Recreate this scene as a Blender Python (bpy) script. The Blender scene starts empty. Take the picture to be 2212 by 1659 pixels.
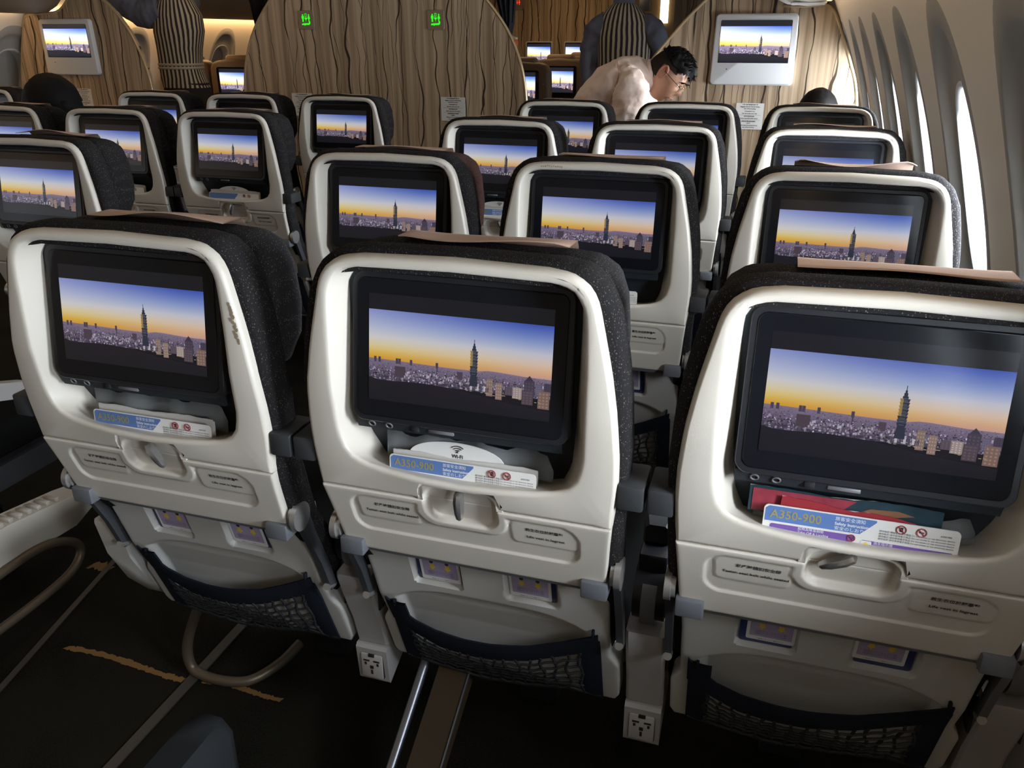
import bpy, bmesh, math, random
from mathutils import Vector, Matrix, noise
random.seed(7)
C = bpy.context.scene.collection
PI = math.pi
# ------------------------------------------------------------------ camera, world, light, exposure
def make_camera():
    yaw, pit, rol, f = 0.302122, 0.398679, -0.000445, 1784.29
    d = Vector((-math.sin(yaw)*math.cos(pit), math.cos(yaw)*math.cos(pit), -math.sin(pit)))
    r = Vector((math.cos(yaw), math.sin(yaw), 0)); u = r.cross(d)
    r2 = r*math.cos(rol)+u*math.sin(rol); u2 = -r*math.sin(rol)+u*math.cos(rol)
    cd = bpy.data.cameras.new('camera'); co = bpy.data.objects.new('camera', cd); C.objects.link(co)
    m = Matrix(((r2.x, u2.x, -d.x, .857386), (r2.y, u2.y, -d.y, -.899091), (r2.z, u2.z, -d.z, 1.33), (0, 0, 0, 1)))
    co.matrix_world = m
    cd.sensor_width = 36; cd.lens = f/2212*36; cd.clip_start = .02; cd.clip_end = 100
    bpy.context.scene.camera = co
make_camera()
sc = bpy.context.scene
sc.view_settings.view_transform = 'Standard'; sc.view_settings.look = 'None'
sc.view_settings.gamma = 1; sc.view_settings.use_curve_mapping = False
sc.view_settings.exposure = 0.0
sc.cycles.use_denoising = True
sc.cycles.max_bounces = 6; sc.cycles.sample_clamp_indirect = 4
w = bpy.data.worlds.new('sky'); sc.world = w; w.use_nodes = True
w.node_tree.nodes['Background'].inputs[0].default_value = (.86, .93, 1, 1)
w.node_tree.nodes['Background'].inputs[1].default_value = 1.4
LK = {'window_daylight': 1.45, 'ceiling_cove_light': .36, 'side_cove_light': .8}
def area(name, loc, size, power, col, rot=(0, 0, 0), spread=180):
    l = bpy.data.lights.new(name, 'AREA'); l.shape = 'RECTANGLE'; l.size, l.size_y = size; l.energy = power*LK.get(name, 1); l.color = col
    l.spread = math.radians(spread)
    o = bpy.data.objects.new(name, l); C.objects.link(o); o.location = loc; o.rotation_euler = rot; return o
WIN_Y = [.905+.597*k for k in range(-6, 6)]
DAY = (.85, .925, 1.0)
for y in WIN_Y:                                   # daylight outside each window on the right
    area('window_daylight', (1.40, y, 1.07), (.34, .26), 1.6 if y < -1.2 else 10.0 if y < 3.9 else 5.0, DAY, (0, PI/2+.05, 0), 125)
WARM = (1.0, .62, .29)
area('ceiling_cove_light', (-.42, .2, 2.04), (.14, 6.6), 12.0, (1, .72, .42), (0, 0, 0))
area('ceiling_cove_light', (-2.55, 1.0, 2.04), (.14, 6.6), 22.0, WARM, (0, 0, 0))
area('ceiling_cove_light', (-1.5, 7.0, 2.04), (.9, 3.0), 34.0, (1, .68, .36), (0, 0, 0))
area('side_cove_light', (-4.065, .4, 1.482), (.03, 6.6), 9.0, WARM, (0, .1, 0))
area('side_cove_light', (-4.065, 6.8, 1.482), (.03, 4.0), 14.0, WARM, (0, .1, 0))
area('side_cove_light', (1.015, .6, 1.482), (.03, 6.4), 2.6, (1, .74, .42), (0, -.1, 0))

# ------------------------------------------------------------------ materials
M = {}
def srgb(c):
    return tuple((x/12.92 if x <= .04045 else ((x+.055)/1.055)**2.4) for x in [v/255 for v in c])
def mat(name, col, rough=.5, metal=0, emit=None, es=1.0, bump=0, bscale=200, bdist=.001, spec=.5, alpha=1, trans=0, var=0, vscale=8):
    m = bpy.data.materials.new(name); m.use_nodes = True; nt = m.node_tree; b = nt.nodes['Principled BSDF']
    b.inputs['Base Color'].default_value = (*col, 1); b.inputs['Roughness'].default_value = rough
    b.inputs['Metallic'].default_value = metal; b.inputs['Specular IOR Level'].default_value = spec
    b.inputs['Alpha'].default_value = alpha; b.inputs['Transmission Weight'].default_value = trans
    if emit:
        b.inputs['Emission Color'].default_value = (*emit, 1); b.inputs['Emission Strength'].default_value = es
    if bump or var:
        tc = nt.nodes.new('ShaderNodeTexCoord'); n = nt.nodes.new('ShaderNodeTexNoise')
        n.inputs['Scale'].default_value = bscale; nt.links.new(tc.outputs['Object'], n.inputs['Vector'])
        if bump:
            bp = nt.nodes.new('ShaderNodeBump'); bp.inputs['Strength'].default_value = bump; bp.inputs['Distance'].default_value = bdist
            nt.links.new(n.outputs['Fac'], bp.inputs['Height']); nt.links.new(bp.outputs['Normal'], b.inputs['Normal'])
        if var:
            n2 = nt.nodes.new('ShaderNodeTexNoise'); n2.inputs['Scale'].default_value = vscale; n2.inputs['Detail'].default_value = 4
            nt.links.new(tc.outputs['Object'], n2.inputs['Vector'])
            mx = nt.nodes.new('ShaderNodeMix'); mx.data_type = 'RGBA'; nt.links.new(n2.outputs['Fac'], mx.inputs['Factor'])
            mx.inputs['A'].default_value = (*[c*(1-var) for c in col], 1); mx.inputs['B'].default_value = (*[min(1, c*(1+var)) for c in col], 1)
            nt.links.new(mx.outputs['Result'], b.inputs['Base Color'])
    M[name] = m; return m
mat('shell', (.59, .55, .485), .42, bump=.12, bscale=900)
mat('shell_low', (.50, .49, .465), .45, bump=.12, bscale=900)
mat('lip_grey', (.19, .20, .22), .45)
mat('sticker', (.60, .57, .50), .5)
mat('bracket', (.15, .16, .18), .42, .2)
mat('disc', (.45, .44, .43), .32, .7)
mat('darkgrey', (.036, .038, .041), .55, spec=.25)
mat('armdark', (.010, .011, .012), .7, spec=.05)
mat('midgrey', (.14, .14, .15), .45)
mat('console', (.36, .345, .335), .42, bump=.1, bscale=900)
mat('outlet', (.42, .40, .38), .45)
mat('hole', (.006, .006, .008), .8)
mat('black', (.012, .013, .017), .38)
mat('surround', (.020, .025, .031), .5, spec=.3)
mat('glass_black', (.006, .007, .010), .14, spec=.35)
mat('chrome', (.62, .61, .60), .22, 1)
mat('latch', (.45, .44, .43), .25, .85)
mat('steel', (.20, .21, .24), .35, .8)
mat('navy', (.011, .014, .022), .9, spec=.1)
mat('cord', (.012, .014, .018), .7, var=.5, vscale=900)
mat('paper', (.74, .73, .71), .6)
mat('page', (.55, .53, .50), .7)
mat('pink', (.50, .345, .27), .8, bump=.3, bscale=300)
mat('text', (.03, .03, .035), .6)
mat('textwhite', (.80, .82, .86), .6)
mat('blue', (.10, .19, .44), .45)
mat('gold', (.30, .27, .13), .45)
mat('purple', (.16, .08, .33), .5)
mat('lilac', (.40, .34, .50), .5)
mat('yellow', (.72, .52, .06), .6)
mat('red', (.28, .02, .03), .5)
mat('crimson', (.26, .03, .05), .5, var=.5, vscale=60)
mat('teal', (.012, .035, .05), .5, var=.8, vscale=30)
mat('brown', (.22, .10, .05), .6)
mat('navybag', (.02, .03, .10), .3)
mat('scuff', (.30, .23, .15), .8)
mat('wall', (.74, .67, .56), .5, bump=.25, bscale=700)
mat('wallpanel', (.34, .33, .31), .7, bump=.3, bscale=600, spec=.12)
mat('winframe', (.62, .64, .65), .3)
mat('bin', (.60, .58, .54), .45)
mat('binbrown', (.20, .14, .08), .6)
mat('ceil', (.65, .60, .52), .7)
mat('trim', (.55, .42, .25), .35, .5)
mat('monitor', (.62, .63, .64), .4)
mat('signplate', (.27, .20, .13), .5)
mat('green', (.02, .6, .02), .5, emit=(.02, 1, .01), es=1.0)
mat('redlit', (.6, .03, .02), .5, emit=(1, .05, .02), es=1.0)
mat('cove', (1, .8, .5), .5, emit=(1, .66, .33), es=6.0)
mat('cove_soft', (1, .8, .5), .5, emit=(1, .72, .42), es=1.6)
mat('lamp', (1, .9, .7), .5, emit=(1, .82, .5), es=3.0)
mat('curtain', (.012, .012, .016), .9)
mat('orange', (.55, .12, .03), .6)
mat('cream', (.55, .48, .38), .6)
mat('premium', (.19, .12, .07), .5)
mat('premium_in', (.30, .20, .12), .5)
mat('track', (.085, .075, .068), .4, .4)
mat('bronze', (.045, .030, .017), .55, spec=.2)
mat('bar', (.15, .12, .085), .45, .5)
mat('leather', (.006, .006, .006), .8, spec=.04)
mat('skin', (.42, .22, .14), .5, var=.15, vscale=30)
mat('skin_red', (.45, .19, .13), .5)
mat('hair', (.006, .005, .005), .65, bump=.8, bscale=90, spec=.12)
mat('hair_side', (.030, .022, .018), .9, spec=.1, bump=.5, bscale=300)
mat('lips', (.30, .12, .10), .5)
mat('pinkshirt', (.80, .635, .55), .85, spec=.1, bump=1, bscale=16, bdist=.012)
mat('blueshirt', (.17, .185, .25), .85, bump=1, bscale=13, bdist=.015)
mat('skirt', (.02, .017, .015), .8)
mat('goldmetal', (.75, .60, .30), .2, 1)
mat('lens', (.8, .8, .75), .05, trans=1)
def film():
    m = bpy.data.materials.new('film'); m.use_nodes = True; b = m.node_tree.nodes['Principled BSDF']
    b.inputs['Base Color'].default_value = (.30, .32, .33, 1); b.inputs['Roughness'].default_value = .25; b.inputs['Alpha'].default_value = .38
    M['film'] = m
film()
def glass():
    m = bpy.data.materials.new('pane'); m.use_nodes = True; b = m.node_tree.nodes['Principled BSDF']
    b.inputs['Base Color'].default_value = (.9, .93, .95, 1); b.inputs['Roughness'].default_value = .05; b.inputs['Alpha'].default_value = .06
    M['pane'] = m
glass()
def fabric():
    m = bpy.data.materials.new('fabric'); m.use_nodes = True; nt = m.node_tree; b = nt.nodes['Principled BSDF']
    b.inputs['Roughness'].default_value = .9; b.inputs['Specular IOR Level'].default_value = .08
    tc = nt.nodes.new('ShaderNodeTexCoord'); v = nt.nodes.new('ShaderNodeTexVoronoi'); v.inputs['Scale'].default_value = 480
    mp = nt.nodes.new('ShaderNodeMapping'); mp.inputs['Scale'].default_value = (1, 1, .7)
    nt.links.new(tc.outputs['Object'], mp.inputs['Vector']); nt.links.new(mp.outputs['Vector'], v.inputs['Vector'])
    cr = nt.nodes.new('ShaderNodeValToRGB'); cr.color_ramp.elements[0].position = .15; cr.color_ramp.elements[0].color = (.19, .17, .15, 1)
    cr.color_ramp.elements[1].position = .38; cr.color_ramp.elements[1].color = (.015, .0145, .0155, 1)
    nt.links.new(v.outputs['Distance'], cr.inputs['Fac'])
    sc_ = nt.nodes.new('ShaderNodeSeparateColor'); nt.links.new(v.outputs['Color'], sc_.inputs[0])
    c2 = nt.nodes.new('ShaderNodeValToRGB'); c2.color_ramp.elements[0].position = .42; c2.color_ramp.elements[1].position = .98
    nt.links.new(sc_.outputs[0], c2.inputs['Fac'])
    mx = nt.nodes.new('ShaderNodeMix'); mx.data_type = 'RGBA'; mx.inputs['A'].default_value = (.017, .016, .017, 1)
    nt.links.new(c2.outputs['Color'], mx.inputs['Factor']); nt.links.new(cr.outputs['Color'], mx.inputs['B'])
    nt.links.new(mx.outputs['Result'], b.inputs['Base Color'])
    bp = nt.nodes.new('ShaderNodeBump'); bp.inputs['Strength'].default_value = .5; bp.inputs['Distance'].default_value = .001
    nt.links.new(v.outputs['Distance'], bp.inputs['Height']); nt.links.new(bp.outputs['Normal'], b.inputs['Normal'])
    M['fabric'] = m
    m2 = m.copy(); m2.name = 'fabric_brown'; M['fabric_brown'] = m2
    for n_ in m2.node_tree.nodes:
        if n_.type == 'MIX': n_.inputs['A'].default_value = (.075, .032, .024, 1)
fabric()
def wood():
    m = bpy.data.materials.new('wood'); m.use_nodes = True; nt = m.node_tree; b = nt.nodes['Principled BSDF']; L = nt.links
    b.inputs['Roughness'].default_value = .55; b.inputs['Specular IOR Level'].default_value = .25
    tc = nt.nodes.new('ShaderNodeTexCoord'); sp = nt.nodes.new('ShaderNodeSeparateXYZ'); L.new(tc.outputs['Object'], sp.inputs[0])
    def nz(sc_, det, seed, dist=0):
        mp = nt.nodes.new('ShaderNodeMapping'); mp.inputs['Scale'].default_value = sc_; mp.inputs['Location'].default_value = (seed, seed*.7, seed*.3)
        n = nt.nodes.new('ShaderNodeTexNoise'); n.inputs['Scale'].default_value = 1; n.inputs['Detail'].default_value = det; n.inputs['Distortion'].default_value = dist
        L.new(tc.outputs['Object'], mp.inputs['Vector']); L.new(mp.outputs['Vector'], n.inputs['Vector']); return n.outputs['Fac']
    def mth(op, a, b_=None, c=None):
        n = nt.nodes.new('ShaderNodeMath'); n.operation = op
        for i, v in enumerate((a, b_, c)):
            if v is None: continue
            if isinstance(v, (int, float)): n.inputs[i].default_value = v
            else: L.new(v, n.inputs[i])
        return n.outputs[0]
    def mrange(v, a, b_, c=0, d=1):
        n = nt.nodes.new('ShaderNodeMapRange'); n.inputs['From Min'].default_value = a; n.inputs['From Max'].default_value = b_
        n.inputs['To Min'].default_value = c; n.inputs['To Max'].default_value = d; L.new(v, n.inputs['Value']); return n.outputs[0]
    def cracks(freq, wob, width, seed, gl, gh):
        n = nz((3.2, 1, 2.6), 2.5, seed); w_ = mth('MULTIPLY_ADD', sp.outputs['X'], freq, seed); w_ = mth('MULTIPLY_ADD', n, wob, w_)
        v = nt.nodes.new('ShaderNodeTexVoronoi'); v.voronoi_dimensions = '1D'; v.feature = 'DISTANCE_TO_EDGE'; v.inputs['Scale'].default_value = 1; L.new(w_, v.inputs['W'])
        wd = mrange(nz((9, 1, 1.8), 1, seed+5), .35, .65, width*.35, width*1.5)
        ln = mth('SUBTRACT', 1, mth('DIVIDE', v.outputs['Distance'], wd)); ln = mth('MAXIMUM', ln, 0)
        g = mrange(nz((6, 1, 1.1), 1, seed+11), gl, gh)
        return mth('MULTIPLY', ln, g)
    A = cracks(9.5, 1.5, .050, 3.1, .28, .38); B = cracks(15, 2.0, .034, 17.7, .46, .53); D = cracks(30, 2.6, .045, 31.3, .55, .62)
    T = mth('MINIMUM', mth('MULTIPLY', mth('MAXIMUM', mth('MAXIMUM', A, mth('MULTIPLY', B, .85)), mth('MULTIPLY', D, .6)), 2.4), .95)
    cr = nt.nodes.new('ShaderNodeValToRGB'); e = cr.color_ramp.elements
    e[0].position = .32; e[0].color = (.26, .185, .118, 1); e[1].position = .60; e[1].color = (.52, .395, .27, 1)
    L.new(nz((34, 1, .45), 3, 3.3), cr.inputs['Fac'])
    mix = nt.nodes.new('ShaderNodeMix'); mix.data_type = 'RGBA'; mix.inputs['B'].default_value = (.022, .013, .009, 1)
    L.new(T, mix.inputs['Factor']); L.new(cr.outputs['Color'], mix.inputs['A']); L.new(mix.outputs['Result'], b.inputs['Base Color'])
    M['wood'] = m
wood()
def stripes(name, ca, cb, freq, axis='X', duty=.5):
    m = bpy.data.materials.new(name); m.use_nodes = True; nt = m.node_tree; b = nt.nodes['Principled BSDF']; L = nt.links
    b.inputs['Roughness'].default_value = .85
    tc = nt.nodes.new('ShaderNodeTexCoord'); s = nt.nodes.new('ShaderNodeSeparateXYZ')
    nz = nt.nodes.new('ShaderNodeTexNoise'); nz.inputs['Scale'].default_value = 9; L.new(tc.outputs['Object'], nz.inputs['Vector'])
    L.new(tc.outputs['Object'], s.inputs[0])
    ad = nt.nodes.new('ShaderNodeMath'); ad.operation = 'MULTIPLY_ADD'; ad.inputs[1].default_value = .022; L.new(nz.outputs['Fac'], ad.inputs[0]); L.new(s.outputs[axis], ad.inputs[2])
    mu = nt.nodes.new('ShaderNodeMath'); mu.operation = 'MULTIPLY'; mu.inputs[1].default_value = freq; L.new(ad.outputs[0], mu.inputs[0])
    fr = nt.nodes.new('ShaderNodeMath'); fr.operation = 'FRACT'; L.new(mu.outputs[0], fr.inputs[0])
    cr = nt.nodes.new('ShaderNodeValToRGB'); cr.color_ramp.interpolation = 'LINEAR'
    e = cr.color_ramp.elements; e[0].position = duty-.06; e[0].color = (*ca, 1); e[1].position = duty+.06; e[1].color = (*cb, 1)
    L.new(fr.outputs[0], cr.inputs['Fac']); L.new(cr.outputs['Color'], b.inputs['Base Color']); M[name] = m
def vest_mat():
    stripes('vest', (.62, .53, .40), (.035, .03, .03), 30)
    nt = M['vest'].node_tree; at = nt.nodes.new('ShaderNodeAttribute'); at.attribute_name = 'U'
    ad = [n for n in nt.nodes if n.type == 'MATH' and n.operation == 'MULTIPLY_ADD'][0]; ad.inputs[1].default_value = .012; nt.links.new(at.outputs['Fac'], ad.inputs[2])
vest_mat()
def colattr(name, strength):
    m = bpy.data.materials.new(name); m.use_nodes = True; nt = m.node_tree; b = nt.nodes['Principled BSDF']
    a = nt.nodes.new('ShaderNodeAttribute'); a.attribute_name = 'Col'
    b.inputs['Base Color'].default_value = (.004, .004, .006, 1); b.inputs['Roughness'].default_value = .16
    nt.links.new(a.outputs['Color'], b.inputs['Emission Color']); b.inputs['Emission Strength'].default_value = strength; M[name] = m
colattr('picture', 1.42); colattr('picture_dim', .62); colattr('picture_bright', 1.8)

# ------------------------------------------------------------------ helpers
def link(name, me, m=None, parent=None, loc=(0, 0, 0), rot=(0, 0, 0), smooth=True):
    if isinstance(me, bmesh.types.BMesh):
        bm = me; me = bpy.data.meshes.new(name)
        bmesh.ops.recalc_face_normals(bm, faces=bm.faces); bm.to_mesh(me); bm.free()
        if smooth:
            for p in me.polygons: p.use_smooth = True
            me.set_sharp_from_angle(angle=math.radians(smooth if smooth is not True else 45))
    if m and not me.materials: me.materials.append(M[m])
    o = bpy.data.objects.new(name, me); C.objects.link(o); o.location = loc; o.rotation_euler = rot
    if parent: o.parent = parent
    return o
def empty(name, loc=(0, 0, 0), rz=0, label=None, cat=None, group=None):
    o = bpy.data.objects.new(name, None); C.objects.link(o); o.location = loc; o.rotation_euler = (0, 0, rz); o.empty_display_size = .05
    return tag(o, label, cat, group)
def tag(o, label=None, cat=None, group=None, kind=None):
    if label: o['label'] = label
    if cat: o['category'] = cat
    if group: o['group'] = group
    if kind: o['kind'] = kind
    return o
def copy_tree(o, parent=None):
    c = o.copy(); C.objects.link(c); c.parent = parent
    for ch in list(o.children): copy_tree(ch, c)
    return c
def box(bm, x0, x1, y0, y1, z0, z1, bev=0, seg=2):
    r = bmesh.ops.create_cube(bm, size=1)
    vs = r['verts']
    for v in vs: v.co = Vector(((x0+x1)/2+v.co.x*(x1-x0), (y0+y1)/2+v.co.y*(y1-y0), (z0+z1)/2+v.co.z*(z1-z0)))
    if bev:
        es = list({e for v in vs for e in v.link_edges})
        r2 = bmesh.ops.bevel(bm, geom=es, offset=bev, segments=seg, affect='EDGES', profile=.5)
        vs = list({v for f in r2['faces'] for v in f.verts} | {v for v in vs if v.is_valid})
    return vs
def nb(): return bmesh.new()
def cyl(bm, p0, p1, r0, r1=None, n=16, cap=True):
    r1 = r0 if r1 is None else r1
    p0, p1 = Vector(p0), Vector(p1); d = (p1-p0).normalized()
    a = d.orthogonal().normalized(); b = d.cross(a)
    A = [bm.verts.new(p0+r0*(a*math.cos(t)+b*math.sin(t))) for t in [2*PI*i/n for i in range(n)]]
    B = [bm.verts.new(p1+r1*(a*math.cos(t)+b*math.sin(t))) for t in [2*PI*i/n for i in range(n)]]
    for i in range(n): bm.faces.new((A[i], A[(i+1) % n], B[(i+1) % n], B[i]))
    if cap: bm.faces.new(A[::-1]); bm.faces.new(B)
    return A+B
def tube(bm, pts, r, n=8, cap=True):
    pts = [Vector(p) for p in pts]; rings = []; a = None
    for i, p in enumerate(pts):
        d = (pts[min(i+1, len(pts)-1)]-pts[max(i-1, 0)]).normalized()
        a = d.orthogonal().normalized() if a is None else (a-d*a.dot(d)).normalized()
        b = d.cross(a); rr = r[i] if isinstance(r, (list, tuple)) else r
        rings.append([bm.verts.new(p+rr*(a*math.cos(2*PI*k/n)+b*math.sin(2*PI*k/n))) for k in range(n)])
    for A, B in zip(rings, rings[1:]):
        for k in range(n): bm.faces.new((A[k], A[(k+1) % n], B[(k+1) % n], B[k]))
    if cap: bm.faces.new(rings[0][::-1]); bm.faces.new(rings[-1])
def spline(pts, n):
    """smooth Catmull-Rom through pts, n points"""
    P = [Vector(p) for p in pts]; P = [2*P[0]-P[1]]+P+[2*P[-1]-P[-2]]; out = []; S = len(P)-3
    for i in range(n):
        t = i/(n-1)*S; k = min(int(t), S-1); t -= k; a, b, c, d = P[k:k+4]
        out.append(.5*((2*b)+(c-a)*t+(2*a-5*b+4*c-d)*t*t+(3*b-a-3*c+d)*t**3))
    return out
def resamp(pts, n):
    P = [Vector(p) for p in pts]; s = [0]
    for a, b in zip(P, P[1:]): s.append(s[-1]+(b-a).length)
    out = []
    for i in range(n):
        t = s[-1]*i/(n-1); k = 0
        while k < len(s)-2 and s[k+1] < t: k += 1
        u = (t-s[k])/max(s[k+1]-s[k], 1e-9); out.append(P[k].lerp(P[k+1], min(1, u)))
    return out
def half(segs, ns):
    out = []
    for sg, n in zip(segs, ns):
        q = resamp([(a, b, 0) for a, b in sg], n+1)
        out += q[(1 if out else 0):]
    return [(p.x, p.y) for p in out]
def full(h):
    """half outline (bottom centre .. top centre, x>=0) to a closed loop"""
    L = list(h); return L+[(-x, z) for x, z in reversed(h[1:-1])]
def inset(loop, d):
    n = len(loop); out = []
    for i in range(n):
        ax, az = loop[i-1]; bx, bz = loop[(i+1) % n]; tx, tz = bx-ax, bz-az; l = math.hypot(tx, tz) or 1
        out.append((loop[i][0]-tz/l*d, loop[i][1]+tx/l*d))
    return out
def loft(bm, rings, cap0=False, cap1=False, closed=True):
    R = [[bm.verts.new(p) for p in r] for r in rings]; n = len(R[0])
    for A, B in zip(R, R[1:]):
        for i in range(n if closed else n-1):
            j = (i+1) % n
            bm.faces.new((A[i], A[j], B[j], B[i]))
    if cap0: bm.faces.new(R[0][::-1])
    if cap1: bm.faces.new(R[-1])
    return R
def interp(x, xs, ys):
    if x <= xs[0]: return ys[0]
    for a, b, c, d in zip(xs, xs[1:], ys, ys[1:]):
        if x <= b: return c+(d-c)*(x-a)/(b-a)
    return ys[-1]
def sstep(a, b, x):
    t = max(0, min(1, (x-a)/(b-a))); return t*t*(3-2*t)
def rrect(x, z, cx, cz, hx, hz, r):
    """signed distance to a rounded rectangle, negative inside"""
    dx = abs(x-cx)-hx+r; dz = abs(z-cz)-hz+r
    return math.hypot(max(dx, 0), max(dz, 0))+min(max(dx, dz), 0)-r
PZ = [.13, .27, .424, .473, .53, .615, .74, .90, 1.07, 1.13]; PY = [.26, .2, .145, .122, .105, .045, .005, -.01, -.005, .0]
def yp(z): return interp(z, PZ, PY)
LZ = [.13, .27, .424, .473, .53, .60, .66]; LY = [.26, .2, .145, .122, .105, .086, .074]
def yl(z): return interp(z, LZ, LY)
_txt = {}
def text_mesh(body, size, align='CENTER', extrude=0, bold=0):
    k = (body, size, align, bold)
    if k in _txt: return _txt[k]
    cu = bpy.data.curves.new('text', 'FONT'); cu.body = body; cu.size = size; cu.align_x = align; cu.align_y = 'CENTER'
    cu.resolution_u = 2; cu.offset = bold
    o = bpy.data.objects.new('text', cu); C.objects.link(o)
    dg = bpy.context.evaluated_depsgraph_get(); dg.update()
    me = bpy.data.meshes.new_from_object(o.evaluated_get(dg)); me.materials.clear()
    bpy.data.objects.remove(o); bpy.data.curves.remove(cu); _txt[k] = me; return me
def text(body, size, loc, m, parent=None, tilt=PI/2, name='lettering', align='CENTER', bold=0, sx=1, rz=0):
    me = text_mesh(body, size, align, 0, bold)
    me2 = me.copy() if (me.materials and me.materials[0] != M[m]) else me
    o = link(name, me2, m, parent, loc, (tilt, 0, rz)); o.scale = (sx, 1, 1); return o

# ------------------------------------------------------------------ screen picture (flat, one mesh)
def picture_mesh(w, h, seed=3, bars=(1.2, -.17)):
    rnd = random.Random(seed); V = []; F = []; Cc = []
    def quad(p, cols, layer):
        i = len(V)
        for (u, v) in p: V.append(((u-.5)*w, v*h, layer*.00012))
        for c in cols: Cc.append((*srgb(c), 1))
        F.append(tuple(range(i, i+len(p))))
    def rect(u0, v0, u1, v1, c, l): quad([(u0, v0), (u1, v0), (u1, v1), (u0, v1)], [c]*4, l)
    rect(0, bars[1], 1, bars[0], (26, 27, 33), 0)
    def sky(u, v):
        L = [(.34, (243, 160, 38)), (.42, (250, 196, 62)), (.52, (254, 232, 160)), (.64, (244, 240, 236)), (.78, (208, 216, 246)), (1.0, (158, 170, 232))]
        R = [(.34, (226, 176, 166)), (.42, (246, 196, 150)), (.52, (248, 222, 200)), (.64, (226, 226, 240)), (.78, (160, 180, 234)), (1.0, (70, 98, 204))]
        def g(T): return [interp(v, [t[0] for t in T], [t[1][k] for t in T]) for k in range(3)]
        a, b = g(L), g(R); t = min(1, u*1.15); return tuple(a[k]*(1-t)+b[k]*t for k in range(3))
    nu, nv = 14, 14
    for i in range(nu):
        for j in range(nv):
            u0, u1 = i/nu, (i+1)/nu; v0, v1 = .3+.7*j/nv, .3+.7*(j+1)/nv
            P = [(u0, v0), (u1, v0), (u1, v1), (u0, v1)]; quad(P, [sky(*p) for p in P], 1)
    hz = [(0, .375), (.2, .365), (.45, .352), (.61, .352), (.66, .372), (.70, .373), (.76, .366), (.85, .353), (1, .35)]
    for (a, b), (c, d) in zip(hz, hz[1:]):
        quad([(a, .1), (c, .1), (c, d), (a, b)], [(78, 70, 90)]*2+[(146, 130, 158)]*2, 2)
    for k in range(1700):
        t = rnd.random()**.8; v = .355-.26*t; u = rnd.random(); s = .003+.011*t*rnd.random(); hh = .006+.024*t*rnd.random()
        b = rnd.choice([48, 62, 80, 104, 150, 205]) if t > .3 else rnd.choice([84, 98, 116, 140]); b *= (.75+.5*rnd.random())
        rect(u, v, min(1, u+s), v+hh, (min(255, b*1.02), min(255, b*.94), min(255, b*1.12)), 3)
    for u in (.03, .055, .155, .17, .235, .38): rect(u, .33, u+.014, .40, (84, 74, 96), 3)
    rect(.385, .26, .392, .40, (80, 72, 92), 3)
    for u, v, ww, hh, c in [(.15, .16, .06, .14, (86, 72, 84)), (.50, .22, .03, .10, (90, 76, 90))]: rect(u, v, u+ww, v+hh, c, 4)
    for k in range(60):
        u = .2+.5*rnd.random(); v = .13+.1*rnd.random(); b = 120+90*rnd.random(); rect(u, v, u+.008, v+.03, (b, b*.95, b*1.05 if b < 200 else 220), 4)
    # hill in front
    hl = [(0, .125), (.06, .10), (.14, .10), (.22, .112), (.3, .118), (.38, .108), (.46, .10), (.54, .08), (.6, .06), (.68, .03), (.8, 0.0), (1, -.04)]
    for (a, b), (c, d) in zip(hl, hl[1:]): quad([(a, bars[1]), (c, bars[1]), (c, d), (a, b)], [(26, 27, 33)]*2+[(34, 32, 40)]*2, 5)
    for k in range(24):
        u = .55+.44*rnd.random(); v = .1-.16*(u-.5)+.03*rnd.random(); rect(u, v, u+.012, v+.008, (190, 170, 140), 6)
    # near towers on the right
    for u, v, ww, hh, c in [(.66, .06, .035, .22, (150, 128, 118)), (.71, .03, .035, .21, (158, 134, 122)), (.76, .10, .05, .10, (96, 84, 96)), (.80, .07, .05, .14, (176, 160, 156)),
                            (.85, .01, .06, .18, (92, 78, 86)), (.86, .10, .055, .21, (78, 70, 86)), (.92, .14, .03, .14, (110, 104, 128)), (.965, .2, .035, .10, (74, 66, 84)), (.935, -.02, .06, .22, (140, 114, 104))]:
        rect(u, v, u+ww, v+hh, c, 6)
        for q in range(3):
            for z in range(5): rect(u+ww*(.12+.3*q), v+hh*(.08+.18*z), u+ww*(.26+.3*q), v+hh*(.17+.18*z), tuple(min(255, x*1.25) for x in c), 7)
    quad([(.865, .31), (.91, .31), (.8875, .375)], [(70, 62, 78)]*3, 6)
    for q in range(7): rect(.555+.018*q, .11, .566+.018*q, .175, (210, 206, 216) if q % 2 else (90, 84, 100), 7)
    # tall tiered tower
    tc = (52, 58, 76); u0 = .59
    quad([(u0-.023, .16), (u0+.023, .16), (u0+.016, .30), (u0-.016, .30)], [tc]*4, 8)
    for q in range(8):
        v = .30+.038*q; c2 = (62, 70, 88) if q % 2 else (48, 54, 72)
        quad([(u0-.017, v), (u0+.017, v), (u0+.0215, v+.037), (u0-.0215, v+.037)], [c2]*4, 8)
        if q > 2: quad([(u0-.017, v), (u0-.006, v), (u0-.007, v+.037), (u0-.0215, v+.037)], [(176, 146, 84)]*4, 9)
        rect(u0-.012, v+.012, u0+.010, v+.016, (128, 132, 140), 9)
    rect(u0-.012, .604, u0+.012, .63, tc, 8); rect(u0-.008, .63, u0+.008, .665, tc, 8); rect(u0-.0045, .665, u0+.0045, .695, tc, 8); rect(u0-.0016, .695, u0+.0016, .745, tc, 8)
    me = bpy.data.meshes.new('screen_image'); me.from_pydata(V, [], F)
    ca = me.color_attributes.new('Col', 'FLOAT_COLOR', 'POINT')
    for i, c in enumerate(Cc): ca.data[i].color = c
    return me

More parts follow.
